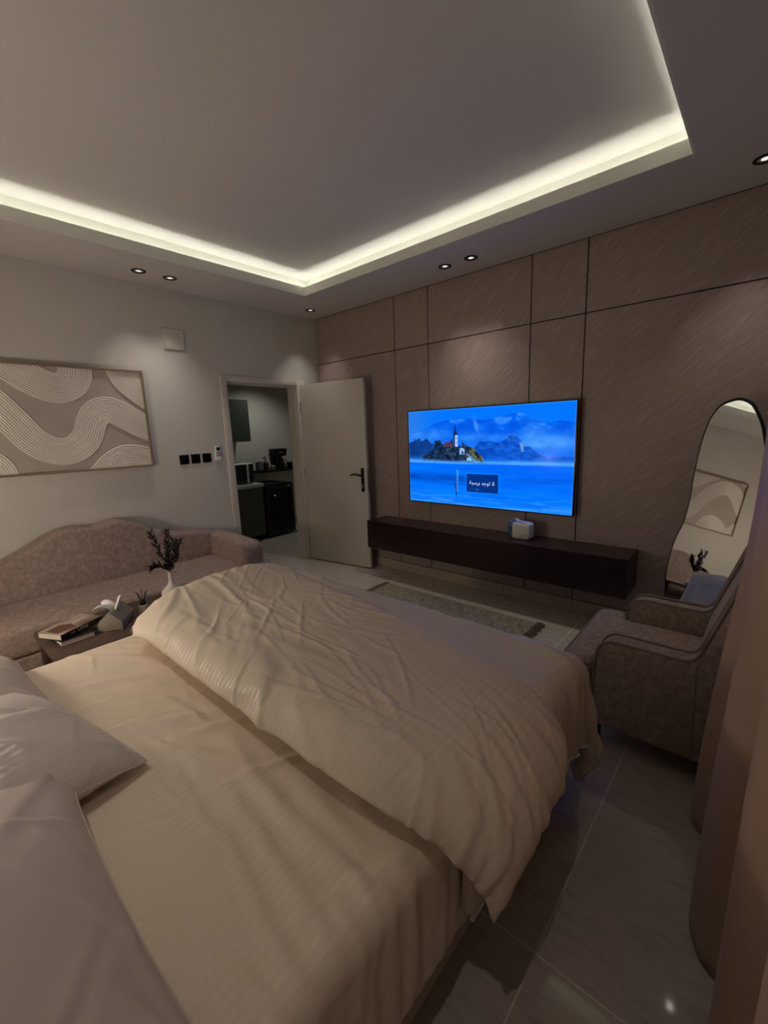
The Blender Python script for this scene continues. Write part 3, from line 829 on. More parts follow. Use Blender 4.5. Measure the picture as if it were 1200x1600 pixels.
# ------------------------------------------------------------------ white cable on the doorway floor
pts = [(-.86, -.66, .006), (-.74, -.70, .006), (-.60, -.735, .006), (-.50, -.70, .007), (-.44, -.635, .007), (-.34, -.63, .007), (-.24, -.68, .006), (-.205, -.76, .006), (-.25, -.86, .006), (-.35, -.95, .006)]
t = thing('power_cable', 'white cable looped on the doorway floor', 'cable', (-.4, -.75, 0))
MB().tube([tuple(p) for p in spline(pts, 60)], .008, 8).build('cord', m_white, t, smooth=True)
MB().box(-.92, -.83, -.70, -.62, 0.001, .03).build('plug', m_white, t, bevel=.006)

# ------------------------------------------------------------------ soft furniture helpers
def extrude_round(poly, axis, a, b, r, name, mat, parent, seg=4):
    mb = MB().prism(poly, axis, a, b)
    return mb.build(name, mat, parent, bevel=r, seg=seg, angle=40, smooth=True)

# ------------------------------------------------------------------ wavy sofa
SY0, SY1 = -3.62, -1.455
sofa = thing('sofa', 'long dusty mauve velvet sofa with a wavy cloud back', 'sofa', (.42, (SY0 + SY1) / 2, 0))
wave = spline([(-3.55, .55), (-3.30, .60), (-3.09, .695), (-2.95, .76), (-2.80, .838), (-2.71, .862), (-2.61, .856), (-2.51, .842), (-2.44, .862), (-2.34, .868), (-2.20, .812), (-2.07, .735), (-1.87, .672), (-1.66, .645), (-1.50, .60)], 70)
poly = [(-3.55, .2)] + [(p[0], p[1]) for p in wave] + [(-1.50, .2)]
extrude_round(poly, 0, .03, .23, .035, 'backrest', m_velvet, sofa)
MB().box(.06, .84, SY0 + .02, SY1 - .02, .06, .245).build('base', m_velvet, sofa, bevel=.02, seg=3)
MB().box(.236, .85, SY0 + .14, SY1 - .155, .245, .425).build('seat', m_velvet, sofa, bevel=.035, seg=4)
def arm(y0, y1, flip):
    out = []
    prof = [(.05, .1), (.05, .60), (.12, .615), (.5, .61), (.76, .60), (.83, .585), (.855, .54), (.86, .3), (.86, .1)]
    b = MB()
    b.prism(prof, 1, y0, y1)
    o = b.build('arm', m_velvet, sofa, bevel=.03, seg=4, angle=35, smooth=True)
    return o
ar = arm(SY1 - .165, SY1, 0)
MB().tube([(.862, SY1 - .03, .12), (.865, SY1 - .03, .5), (.845, SY1 - .03, .575), (.80, SY1 - .03, .602), (.5, SY1 - .028, .611), (.1, SY1 - .028, .613)], .006, 6).build('piping', m_velvet, ar, smooth=True)
arm(SY0, SY0 + .165, 1)
for x in (.14, .76):
    for y in (SY0 + .12, SY1 - .12):
        MB().lathe([(.018, 0), (.025, .065)], (x, y, 0), 12).build('leg', m_black, sofa)

# ------------------------------------------------------------------ coffee table and what stands on it
TZ = .42
t = thing('coffee_table', 'low dark brown coffee table between sofa and bed', 'table', (1.2, -2.58, 0))
def rrect(x0, x1, y0, y1, r, n=6):
    o = []
    for cx_, cy_, a0 in ((x1 - r, y1 - r, 0), (x0 + r, y1 - r, PI / 2), (x0 + r, y0 + r, PI), (x1 - r, y0 + r, 3 * PI / 2)):
        for k in range(n + 1):
            a = a0 + k * PI / 2 / n
            o.append((cx_ + r * math.cos(a), cy_ + r * math.sin(a)))
    return o
MB().prism(rrect(.93, 1.46, -3.09, -2.05, .06), 2, TZ - .03, TZ).build('top', m_walnut, t, bevel=.004)
MB().prism(rrect(.99, 1.40, -3.02, -2.12, .05), 2, .10, .125).build('shelf', m_walnut, t, bevel=.003)
for x in (.97, 1.42):
    for y in (-3.05, -2.09):
        MB().box(x - .022, x + .022, y - .022, y + .022, 0, TZ - .03).build('leg', m_walnut, t, bevel=.004)

def book(name, lab, cx_, cy_, rot, L, W, T, z, cover, spine):
    t = thing(name, lab, 'book', (cx_, cy_, z), rotz=rot, group='books on the coffee table')
    # long axis local x, spine on local +y ... page edges elsewhere
    MB().box(-L / 2, L / 2, -W / 2, W / 2, 0, .002).build('back_cover', spine, t, local=True)
    fc = MB().box(-L / 2, L / 2, -W / 2, W / 2, T - .002, T).build('front_cover', cover, t, local=True)
    MB().box(-L / 2, L / 2, W / 2 - .003, W / 2, .002, T - .002).build('spine', spine, t, local=True)
    MB().box(-L / 2 + .004, L / 2 - .004, -W / 2 + .004, W / 2 - .003, .002, T - .002).build('pages', m_paper, t, local=True)
    return t, fc
m_bk1 = material('black book jacket', (22, 21, 24), .4)
m_bk2 = material('peach grey book cover', (176, 158, 146), .4, col2=(120, 92, 78), vscale=5, lo=.45, hi=.6)
m_bkprint = material('brown cover print', (104, 66, 50), .5)
m_bkwhite = material('white book print', (214, 208, 200), .5)
b2, _ = book('book', 'lower book with white page edges and dark cover on the coffee table', 1.197, -2.955, 0.06, .23, .163, .03, TZ + .0005, m_bk1, m_bk1)
# upper book: long edge from (1.31,-3.01) to (1.19,-2.78)
ang = math.atan2(.229, -.118)
cxb, cyb = 1.175, -2.945
b1, fc1 = book('book', 'upper book with pale brown cover and black lettered spine', cxb, cyb, ang, .257, .168, .034, TZ + .031, m_bk2, m_bk1)
# spine must face the bed: local -y is the bed side, so turn the solid parts over
for o in b1.children:
    o.data.transform(Matrix.Scale(-1, 4, (0, 1, 0)))
    o.data.flip_normals()
MB().add([(-.118, -.05, .0342), (-.02, -.062, .0342), (.0, .0, .0342), (-.03, .05, .0342), (-.112, .04, .0342), (-.118, -.05, .0348), (-.02, -.062, .0348), (.0, .0, .0348), (-.03, .05, .0348), (-.112, .04, .0348)],
         [(0, 4, 3, 2, 1), (5, 6, 7, 8, 9), (0, 1, 6, 5), (1, 2, 7, 6), (2, 3, 8, 7), (3, 4, 9, 8), (4, 0, 5, 9)]).build('cover_print', m_bkprint, fc1, local=True)
B1 = wmat(b1)
text_mesh('lettering', 'LOVE', .034, m_bkwhite, fc1, B1 @ Matrix.Translation((.05, .0, .0345)), .0003)
spn = [o for o in b1.children if o.name.startswith('spine')][0]
text_mesh('lettering', 'LOVE', .026, m_bkwhite, spn, B1 @ Matrix.Translation((.0, -.0845, .017)) @ Matrix.Rotation(PI / 2, 4, 'X'), .0003)
text_mesh('lettering', 'THE', .013, m_bkwhite, spn, B1 @ Matrix.Translation((-.06, -.0845, .017)) @ Matrix.Rotation(PI / 2, 4, 'X'), .0003)

# tissue box: pinched leather tent
t = thing('tissue_box', 'grey leather pinched tissue box on the coffee table', 'tissue box', (1.235, -2.735, TZ + .0005), rotz=math.atan2(.099, .073))
hw_, hl_ = .062, .095     # local x: short side, local y: long side
gab = [(-hw_, 0), (-hw_ * 1.02, .045), (-hw_ * .80, .066), (-.026, .084), (-.010, .104), (0, .110), (.010, .104), (.026, .084), (hw_ * .80, .066), (hw_ * 1.02, .045), (hw_, 0)]
bxo = MB().prism(gab, 1, -hl_, hl_).build('box', m_leather, t, bevel=.003, seg=2, angle=25, local=True)
for sy in (-1, 1):
    MB().tube([(p[0], sy * hl_, p[1]) for p in gab], .0022, 6).build('seam', m_leather, bxo, smooth=True, local=True)
q1, q2 = np.meshgrid(np.linspace(0, 1, 16), np.linspace(-1, 1, 18), indexing='ij')
TXx = -.075 * q1 ** 1.2 + .012 * np.sin(q2 * 3 + q1 * 2)
TYy = q2 * (.038 + .034 * q1) - .01 * q1
TZz = .100 + .045 * np.sin(q1 * 2.0) - .012 * np.cos(q2 * 4.5) * q1 - .02 * q1 ** 3
o = grid_mesh('tissue', np.stack([TXx, TYy, TZz], -1), m_tissue, t, world=False)
sol = o.modifiers.new('thick', 'SOLIDIFY'); sol.thickness = .0012
TXx2 = .010 + .02 * q1 + .008 * np.sin(q2 * 4)
o = grid_mesh('tissue', np.stack([TXx2, q2 * (.03 * (1 - q1 * .75)) + .02 * q1, .100 + .07 * q1 ** .9], -1), m_tissue, t, world=False)
sol = o.modifiers.new('thick', 'SOLIDIFY'); sol.thickness = .0012

# reed diffuser
t = thing('reed_diffuser', 'small pale reed diffuser with black sticks on the coffee table', 'diffuser', (1.215, -2.575, TZ + .0005))
MB().lathe([(.026, 0), (.028, .003), (.028, .062), (.024, .066), (.014, .068)], (0, 0, 0), 8).build('bottle', material('pale ribbed glass', (190, 180, 150), .3), t, local=True)
MB().lathe([(.019, .066), (.019, .082), (.006, .083)], (0, 0, 0), 18).build('collar', m_black, t, local=True)
for k in range(5):
    a = k * 1.25 + .3
    MB().tube([(0.003 * math.cos(a), .003 * math.sin(a), .075), (.034 * math.cos(a), .034 * math.sin(a), .155)], .0022, 6).build('reed', m_black, t, local=True)

# vase with dried branches
VX, VY = 1.05, -2.33
t = thing('vase', 'white ceramic flask vase with a slim neck on the coffee table', 'vase', (VX, VY, TZ + .0005))
MB().lathe([(.04, 0), (.062, .006), (.07, .02), (.066, .045), (.045, .07), (.02, .095), (.0135, .12), (.0135, .17), (.017, .182), (.013, .182), (.009, .16), (.009, .1)], (0, 0, 0), 32).build('body', m_ceramic, t, smooth=True, local=True)
m_dry = material('dried dark leaf', (46, 40, 40), .7, var=.25, vscale=30)
m_stem = material('dried stem', (52, 42, 36), .8)
rnd = random.Random(11)
def branch(k, tip, bend, lab):
    t = thing('dried_branch', lab, 'branch', (VX, VY, TZ + .06), group='dried branches in the white vase')
    base = Vector((.002 * math.cos(k * 2.1), .002 * math.sin(k * 2.1), .0))
    neck = Vector((.005 * math.cos(k * 2.1), .005 * math.sin(k * 2.1), .125))
    tipv = Vector(tip)
    mid = neck.lerp(tipv, .5) + Vector(bend)
    pts = spline([base, neck, mid, tipv], 24)
    MB().tube([tuple(p) for p in pts], [.0026 - .0014 * i / 23 for i in range(24)], 6).build('stem', m_stem, t, smooth=True, local=True)
    b = MB()
    for i in range(8, 24):
        p = Vector(pts[i]); d = (Vector(pts[min(i + 1, 23)]) - Vector(pts[i - 1])).normalized()
        for q in range(4):
            a = rnd.random() * 2 * PI
            side = (d.orthogonal().normalized() * math.cos(a) + d.cross(d.orthogonal()).normalized() * math.sin(a))
            dirv = (d * (.75 + .5 * rnd.random()) + side * .8).normalized()
            L = .035 + .022 * rnd.random(); W_ = .0055 + .003 * rnd.random()
            nrm = dirv.cross(Vector((rnd.random() - .5, rnd.random() - .5, rnd.random() - .5))).normalized()
            wv = nrm.cross(dirv).normalized() * 1.0
            p0 = p; p1 = p + dirv * L * .4; p2 = p + dirv * L
            th = nrm * .0006
            b.add([p0, p1 + wv * W_ + th, p2, p1 - wv * W_ + th, p1 - th * 2], [(0, 1, 2), (0, 2, 3), (0, 4, 1), (1, 4, 2), (2, 4, 3), (3, 4, 0)])
    b.build('leaves', m_dry, t, local=True, kind='stuff')
branch(0, (-.02, -.075, .40), (.0, -.01, .01), 'tallest dried branch leaning left in the white vase')
branch(1, (.02, .0, .395), (.01, .0, .0), 'upright dried branch in the middle of the white vase')
branch(2, (-.01, .085, .31), (.0, .02, .01), 'dried branch leaning right in the white vase')
branch(3, (.05, .03, .34), (.02, .01, .0), 'dried branch leaning towards the bed in the white vase')
branch(4, (.0, -.105, .18), (.0, -.015, .03), 'short drooping dried sprig at the left of the vase')
branch(5, (-.06, .03, .30), (-.02, .01, .0), 'dried branch leaning towards the sofa in the white vase')

# ------------------------------------------------------------------ armchair (faces the door wall)
CY0, CY1 = -1.50, -.80
ch = thing('armchair', 'taupe chenille armchair with sloping arms in front of the mirror', 'armchair', (3.78, (CY0 + CY1) / 2, 0))
def side_profile():
    p = spline([(3.545, .118), (3.55, .30), (3.56, .46), (3.572, .505), (3.60, .533), (3.64, .541), (3.73, .541), (3.86, .541), (3.905, .547), (3.935, .58), (3.96, .66), (4.005, .80), (4.04, .90), (4.09, .955), (4.15, .965)], 60)
    return [tuple(q) for q in p] + [(4.19, .94), (4.20, .5), (4.19, .13), (4.17, .118)]
AT = .105
for y0, y1 in ((CY0, CY0 + AT), (CY1 - AT, CY1)):
    o = MB().prism(side_profile(), 1, y0, y1).build('arm', m_chair, ch, bevel=.018, seg=3, angle=50, smooth=True)
    for yy in (y0 + .006, y1 - .006):
        pr_ = spline([(3.543, .12), (3.547, .30), (3.556, .46), (3.568, .508), (3.598, .538), (3.64, .547), (3.73, .547), (3.86, .547), (3.902, .553), (3.93, .585), (3.955, .662), (4.0, .803), (4.035, .904), (4.09, .961)], 60)
        MB().tube([(q[0], yy, q[1]) for q in pr_], .0055, 6).build('piping', m_piping, o, smooth=True)
    MB().tube([(3.925, y0 - .001 if y0 < -1 else y1 + .001, .54), (3.935, y0 - .001 if y0 < -1 else y1 + .001, .125)], .0022, 5).build('seam', m_piping, o)
MB().box(3.47, 4.17, CY0 + AT, CY1 - AT, .12, .29).build('base', m_chair, ch, bevel=.015, seg=3)
seat = [(3.40, CY0 + .04), (3.42, CY0 + .012), (3.45, CY0 + .005), (3.535, CY0 + .005), (3.545, CY0 + AT + .003), (3.96, CY0 + AT + .003), (3.96, CY1 - AT - .003), (3.545, CY1 - AT - .003), (3.535, CY1 - .005), (3.45, CY1 - .005), (3.42, CY1 - .012), (3.40, CY1 - .04)]
so = MB().prism(seat, 2, .285, .425).build('seat', m_chair, ch, bevel=.03, seg=4, angle=50, smooth=True)
MB().tube([(3.53, CY0 + .006, .408), (3.45, CY0 + .006, .408), (3.415, CY0 + .015, .408), (3.401, CY0 + .045, .408), (3.40, -1.15, .41), (3.401, CY1 - .045, .408), (3.415, CY1 - .015, .408), (3.45, CY1 - .006, .408), (3.53, CY1 - .006, .408)], .006, 6).build('piping', m_piping, so, smooth=True)
bkp = [(3.93, .30), (3.90, .42), (3.925, .55), (3.975, .70), (4.02, .82), (4.06, .90), (4.11, .93), (4.17, .93), (4.18, .30)]
MB().prism(bkp, 1, CY0 + AT + .002, CY1 - AT - .002).build('backrest', m_chair, ch, bevel=.025, seg=4, angle=35, smooth=True)
for x in (3.56, 4.10):
    for y in (CY0 + .09, CY1 - .09):
        MB().lathe([(.014, 0), (.022, .125)], (x, y, 0), 12).build('leg', m_black, ch)

# ------------------------------------------------------------------ curvy mirror leaning in the corner
az, ti = math.radians(25), math.radians(9.6)
mn = Vector((-math.sin(az) * math.cos(ti), -math.cos(az) * math.cos(ti), math.sin(ti)))
mtx = Vector((math.cos(az), -math.sin(az), 0))
mup = mtx.cross(mn); mup = mup if mup.z > 0 else -mup
mc = Vector((3.8, -.25, .9))
mir = thing('mirror', 'tall curvy floor mirror with thin black rim leaning behind the armchair', 'mirror', (3.86, -.42, 0))
out = spline([(-.139, -.488), (-.152, -.405), (-.153, -.278), (-.138, -.155), (-.108, -.036), (-.099, .109), (-.103, .25), (-.102, .39), (-.092, .528), (-.07, .624), (-.033, .687), (.024, .713), (.072, .716), (.124, .687), (.162, .632), (.19, .578), (.207, .535),
              (.24, .42), (.265, .28), (.275, .12), (.265, -.04), (.25, -.20), (.245, -.36), (.245, -.52), (.23, -.70), (.17, -.84), (.08, -.90), (-.03, -.895), (-.10, -.83), (-.128, -.70), (-.132, -.58)], 150, closed=True)
def mpt(a, b, c): return mc + mtx * a + mup * b + mn * c
cen = out.mean(0)
n = len(out)
g1 = MB()
ins_ = cen + (out - cen) * .985
g1.add([mpt(p[0], p[1], .004) for p in ins_] + [mpt(p[0], p[1], -.004) for p in ins_], [tuple(range(n)), tuple(range(2 * n - 1, n - 1, -1))] + [(i, (i + 1) % n, n + (i + 1) % n, n + i) for i in range(n)])
m_mirror = material('mirror silver', (222, 224, 222), .01, metal=1.0)
g1.build('glass', m_mirror, mir)
g2 = MB()
g2.add([mpt(p[0], p[1], -.0045) for p in out] + [mpt(p[0], p[1], -.02) for p in out], [tuple(range(n)), tuple(range(2 * n - 1, n - 1, -1))] + [(i, (i + 1) % n, n + (i + 1) % n, n + i) for i in range(n)])
g2.build('backboard', m_black, mir)
MB().tube([tuple(mpt(p[0], p[1], -.005)) for p in out], .0075, 8, closed=True).build('rim', m_black, mir, smooth=True)
top_ = mpt(.05, .35, -.02); ft = Vector((top_.x + .12, top_.y + .12, .004))
MB().tube([tuple(top_), tuple(ft)], .009, 8).build('stand', m_black, mir)

# ------------------------------------------------------------------ curtain
cur = thing('curtain', 'floor length taupe satin curtain hanging in deep folds', 'curtain', (4.12, -2.4, 0))
cb = [(4.235, -1.56), (4.15, -1.575), (4.03, -1.60), (3.968, -1.68), (4.02, -1.75), (4.10, -1.83), (4.07, -1.93), (4.012, -2.06), (4.045, -2.19), (4.11, -2.24), (4.135, -2.30), (4.09, -2.38), (4.082, -2.50), (4.13, -2.58), (4.165, -2.64), (4.12, -2.73), (4.125, -2.84), (4.17, -2.92), (4.20, -2.99), (4.16, -3.07), (4.165, -3.17), (4.21, -3.26)]
ctp = [(4.235, -1.56), (4.16, -1.57), (4.075, -1.60), (4.045, -1.67), (4.085, -1.745), (4.17, -1.82), (4.13, -1.91), (4.065, -2.02), (4.09, -2.13), (4.16, -2.21), (4.185, -2.27), (4.12, -2.35), (4.105, -2.46), (4.15, -2.56), (4.19, -2.63), (4.145, -2.71), (4.14, -2.82), (4.18, -2.91), (4.215, -2.98), (4.17, -3.06), (4.17, -3.17), (4.22, -3.26)]
NB, NZ = 320, 60
A_, B_ = spline(cb, NB), spline(ctp, NB)
zz = np.linspace(0, 1, NZ)
P = np.zeros((NB, NZ, 3))
for k, q in enumerate(zz):
    z = .006 + q * (ZS - .03)
    wgt = sm(0, 1.5, np.array(z))
    wob = .012 * np.sin(np.arange(NB) / NB * 40 + z * 2.2) * wgt * (1 - q * .5)
    P[:, k, 0] = A_[:, 0] * (1 - wgt) + B_[:, 0] * wgt + wob * .6
    P[:, k, 1] = A_[:, 1] * (1 - wgt) + B_[:, 1] * wgt + wob
    P[:, k, 2] = z
P[:, :, 0] = np.minimum(P[:, :, 0], RX - .012)
o = grid_mesh('fabric', P, m_curtain, cur)
md = o.modifiers.new('thick', 'SOLIDIFY'); md.thickness = .003; md.offset = 0
MB().box(4.12, 4.16, -3.4, -1.5, ZS - .022, ZS - .002).build('track', m_white, cur)

# ------------------------------------------------------------------ cloth solver (small position-based simulation)
def sl(ax, a, b, st, nd):
    s = [slice(None)] * nd; s[ax] = slice(a, b, st); return tuple(s)
def pair(X, ax, skip, rest, k, parity=None):
    nd = X.ndim
    if parity is None:
        ia = sl(ax, None, -skip, None, nd); ib = sl(ax, skip, None, None, nd)
        ra = rest
    else:
        n = X.shape[ax]
        ia = sl(ax, parity, n - 1, 2, nd); ib = sl(ax, parity + 1, n, 2, nd)
        ra = rest[sl(ax, parity, None, 2, nd - 1)]
    a, b = X[ia], X[ib]
    d = b - a
    L = np.sqrt((d * d).sum(-1)) + 1e-9
    c = d * ((L - ra) / L * (.5 * k))[..., None]
    a += c; b -= c
def diag(X, rest, k):
    for (p, q) in (((slice(None, -1), slice(None, -1)), (slice(1, None), slice(1, None))), ((slice(None, -1), slice(1, None)), (slice(1, None), slice(None, -1)))):
        a = X[(slice(None),) + p]; b = X[(slice(None),) + q]
        d = b - a; L = np.sqrt((d * d).sum(-1)) + 1e-9
        c = d * ((L - rest) / L * (.5 * k))[..., None]
        a += c; b -= c
def normals(X):
    du = np.gradient(X, axis=1); dv = np.gradient(X, axis=2)
    n = np.cross(du, dv)
    return n / (np.linalg.norm(n, axis=-1, keepdims=True) + 1e-9)
def simulate(X, hu, hv, steps, iters, collide, bend=.06, pressure=0.0, grav=-.0012, damp=.92, ru=None, rv=None, weld=False, shear=.12):
    """X (layers, N, M, 3); hu, hv rest spacings"""
    X = X.astype(np.float32).copy()
    Lr, N, M_, _ = X.shape
    RU = np.full((Lr, N - 1, M_), hu, np.float32) if ru is None else ru.astype(np.float32)
    RV = np.full((Lr, N, M_ - 1), hv, np.float32) if rv is None else rv.astype(np.float32)
    RD = np.float32(math.hypot(float(RU.mean()), float(RV.mean())))
    RU2 = (RU[:, :-1] + RU[:, 1:]); RV2 = (RV[:, :, :-1] + RV[:, :, 1:])
    V = np.zeros_like(X)
    for s in range(steps):
        O = X.copy()
        V[..., 2] += grav
        if not np.isscalar(pressure) or pressure:
            nn = normals(X)
            nn[1:] *= -1
            V += nn * (pressure if np.isscalar(pressure) else pressure[None, ..., None])
        X += V
        for it in range(iters):
            pair(X, 1, 1, RU, 1.0, 0); pair(X, 1, 1, RU, 1.0, 1)
            pair(X, 2, 1, RV, 1.0, 0); pair(X, 2, 1, RV, 1.0, 1)
            diag(X, RD, shear)
            if bend:
                pair(X, 1, 2, RU2, bend); pair(X, 2, 2, RV2, bend)
            if weld:
                for idx in ((slice(None), 0), (slice(None), -1)):
                    m = X[(slice(None),) + idx[1:] + (slice(None),)].mean(0); X[(slice(None),) + idx[1:] + (slice(None),)] = m
                for e in (0, -1):
                    m = X[:, :, e].mean(0); X[:, :, e] = m
            if it % 3 == 2 or it == iters - 1:
                collide(X, O)
        V = (X - O) * damp
    return X
def rounded_box(c, h, r):
    c = np.array(c, np.float32); h = np.array(h, np.float32) - r
    def sdf(X):
        p = X - c; q = np.abs(p) - h
        qm = np.maximum(q, 0)
        L = np.sqrt((qm * qm).sum(-1))
        inside = np.minimum(q.max(-1), 0)
        d = L + inside - r
        n = qm * np.sign(p)
        nl = np.linalg.norm(n, axis=-1, keepdims=True)
        ax = q.argmax(-1)
        alt = np.zeros_like(p); np.put_along_axis(alt, ax[..., None], np.sign(np.take_along_axis(p, ax[..., None], -1)), -1)
        n = np.where(nl > 1e-6, n / np.maximum(nl, 1e-6), alt)
        return d, n
    return sdf
def collider(sdf, thick, mu):
    def f_(X, O):
        d, n = sdf(X)
        pen = np.maximum(thick - d, 0)[..., None]
        hit = pen > 0
        X += n * pen
        mv = (X - O); mv -= n * (mv * n).sum(-1, keepdims=True)
        X -= np.where(hit, mv * mu, 0)
        np.maximum(X[..., 2], .012, out=X[..., 2])
    return f_
def cloth_object(name, X, mat, parent, thick=0.0, sub=1, uv=None):
    """one or two welded layers -> mesh with a 'weave' coordinate for the stripes"""
    Lr, N, M_, _ = X.shape
    if Lr == 1:
        o = grid_mesh(name, X[0].astype(float), mat, parent)
        W = uv
    else:
        ids = np.arange(2 * N * M_).reshape(2, N, M_)
        ids[1, 0] = ids[0, 0]; ids[1, -1] = ids[0, -1]; ids[1, :, 0] = ids[0, :, 0]; ids[1, :, -1] = ids[0, :, -1]
        used, inv = np.unique(ids, return_inverse=True); inv = inv.reshape(ids.shape)
        Vv = X.reshape(-1, 3)[used].astype(float)
        M4 = np.array(wmat(parent).inverted()); Vv = Vv @ M4[:3, :3].T + M4[:3, 3]
        F = []
        for l in (0, 1):
            a, b, c, d = inv[l, :-1, :-1], inv[l, 1:, :-1], inv[l, 1:, 1:], inv[l, :-1, 1:]
            q = np.stack([a, b, c, d] if l == 0 else [d, c, b, a], -1).reshape(-1, 4)
            F.append(q)
        F = np.concatenate(F)
        me = bpy.data.meshes.new(name); me.from_pydata(Vv.tolist(), [], F.tolist())
        me.polygons.foreach_set('use_smooth', [True] * len(me.polygons))
        o = link(name, me, mat, parent)
        W = np.concatenate([uv.reshape(-1, 3), uv.reshape(-1, 3)])[used]
    at = o.data.attributes.new('weave', 'FLOAT_VECTOR', 'POINT')
    at.data.foreach_set('vector', W.reshape(-1).astype(np.float32))
    if thick:
        md = o.modifiers.new('thick', 'SOLIDIFY'); md.thickness = thick; md.offset = -1
    if sub:
        md = o.modifiers.new('smooth', 'SUBSURF'); md.levels = sub; md.render_levels = sub
    return o

def up2(X, ax):
    """insert cubic midpoints along an axis"""
    n = X.shape[ax]; X = np.moveaxis(X, ax, 0)
    E_ = np.concatenate([2 * X[:1] - X[1:2], X, 2 * X[-1:] - X[-2:-1]])
    mid = (-E_[:-3] + 9 * E_[1:-2] + 9 * E_[2:-1] - E_[3:]) / 16
    out = np.empty((2 * n - 1,) + X.shape[1:], X.dtype)
    out[0::2] = X; out[1::2] = mid
    return np.moveaxis(out, 0, ax)
def upsample(X): return up2(up2(X, 1), 2)
def creases(U, V, specs):
    """sum of tapered soft ridges; specs: (u0, v0, angle, length, amplitude, width, bend)"""
    H_ = np.zeros(U.shape)
    for (u0, v0, an, L, A, w_, bd) in specs:
        ca, sa = math.cos(an), math.sin(an)
        du = (U - u0) * ca + (V - v0) * sa
        dv = -(U - u0) * sa + (V - v0) * ca - bd * (du / L) ** 2 * L - .12 * w_ * np.sin(du / w_ * .9 + u0 * 9)
        q = du / (L / 2)
        H_ += A * np.exp(-(dv / w_) ** 2) * np.clip(1 - q * q, 0, 1) ** 1.2 - .45 * A * np.exp(-((dv - 1.7 * w_) / (1.3 * w_)) ** 2) * np.clip(1 - q * q, 0, 1) ** 1.2
    return H_
def random_creases(n, box_, an0, dan, L, A, w_, seed):
    r = np.random.RandomState(seed); o = []
    for k in range(n):
        o.append((box_[0] + r.rand() * (box_[1] - box_[0]), box_[2] + r.rand() * (box_[3] - box_[2]), an0 + (r.rand() - .5) * 2 * dan,
                  L * (.5 + r.rand()), A * (.35 + r.rand()), w_ * (.6 + .9 * r.rand()), (r.rand() - .5) * .5))
    return o
def crease_cloth(X, uvw, specs, edge=.03):
    X = upsample(X.astype(float)); uvw = upsample(uvw[None])[0]
    U, V = uvw[..., 0], uvw[..., 1]
    H_ = creases(U, V, specs)
    ed = np.minimum(np.minimum(U - U.min(), U.max() - U), np.minimum(V - V.min(), V.max() - V))
    H_ = H_ * np.clip(ed / edge, 0, 1)
    nn = normals(X)
    sg = np.ones((X.shape[0], 1, 1, 1)); sg[1:] = -1
    return X + nn * sg * H_[None, ..., None], uvw

# ------------------------------------------------------------------ bed
BX0, BX1, BY0, BY1 = 1.80, 3.57, -3.82, -1.80
BT = .565
bed = thing('bed', 'wide upholstered bed with a mattress', 'bed', ((BX0 + BX1) / 2, (BY0 + BY1) / 2, 0))
MB().box(BX0 + .01, BX1 - .02, BY0, BY1 - .01, .10, .30).build('base', m_bedbase, bed, bevel=.02, seg=3)
MB().box(BX0, BX1, BY0, BY1, .30, BT).build('mattress', m_mattress, bed, bevel=.045, seg=4)
MB().box(BX0 - .06, BX1 + .06, RY + .004, BY0 - .002, .05, 1.15).build('headboard', m_bedbase, bed, bevel=.03, seg=3)
for x in (BX0 + .12, BX1 - .10):
    for y in (BY0 + .12, (BY0 + BY1) / 2 - .35, BY1 - .12):
        MB().lathe([(.022, 0), (.03, .102)], (x, y, 0), 14).build('leg', m_black, bed)

box = rounded_box(((BX0 + BX1) / 2, (BY0 + BY1) / 2, (.10 + BT) / 2), ((BX1 - BX0) / 2, (BY1 - BY0) / 2, (BT - .10) / 2), .05)
def lay(x0, x1, y0, y1, z, h):
    nx = int(round((x1 - x0) / h)) + 1; ny = int(round((y1 - y0) / h)) + 1
    X, Y = np.meshgrid(np.linspace(x0, x1, nx), np.linspace(y0, y1, ny), indexing='ij')
    return X, Y
rs = np.random.RandomState(5)
def noise2(X, Y, seed, sc):
    return fbm((X + 5) * .1, (Y + 5) * .1, seed, 3, sc * 10 / 4) - .5

FPR = .0026
# fitted sheet over the head half
h = .021
X0, Y0 = lay(1.56, 3.84, -3.83, -2.45, 0, h)
Z0 = BT + .03 + .02 * noise2(X0, Y0, 3, 3.0)
uvw = np.stack([X0, Y0, 0 * X0], -1)
ex_u = 1 + .012 * (noise2(X0, Y0, 8, 2.0) + .4)
ex_v = 1 + .03 * sm(1.9, 3.5, X0) * (.6 + noise2(X0, Y0, 9, 2.0)) + .02 * noise2(X0, Y0, 12, 5)
col_sheet = collider(box, .008, .35)
def pin_sheet(X, O):
    col_sheet(X, O)
    X[:, :, -1, 1] = -2.45; X[:, :, 0, 1] = np.maximum(X[:, :, 0, 1], -3.83)
SHEET = simulate(np.stack([X0, Y0, Z0], -1)[None], h, h, 56, 9, pin_sheet, bend=.05, ru=(h * ex_u)[None, :-1, :], rv=(h * ex_v)[None, :, :-1], grav=-.0012)
sp = []
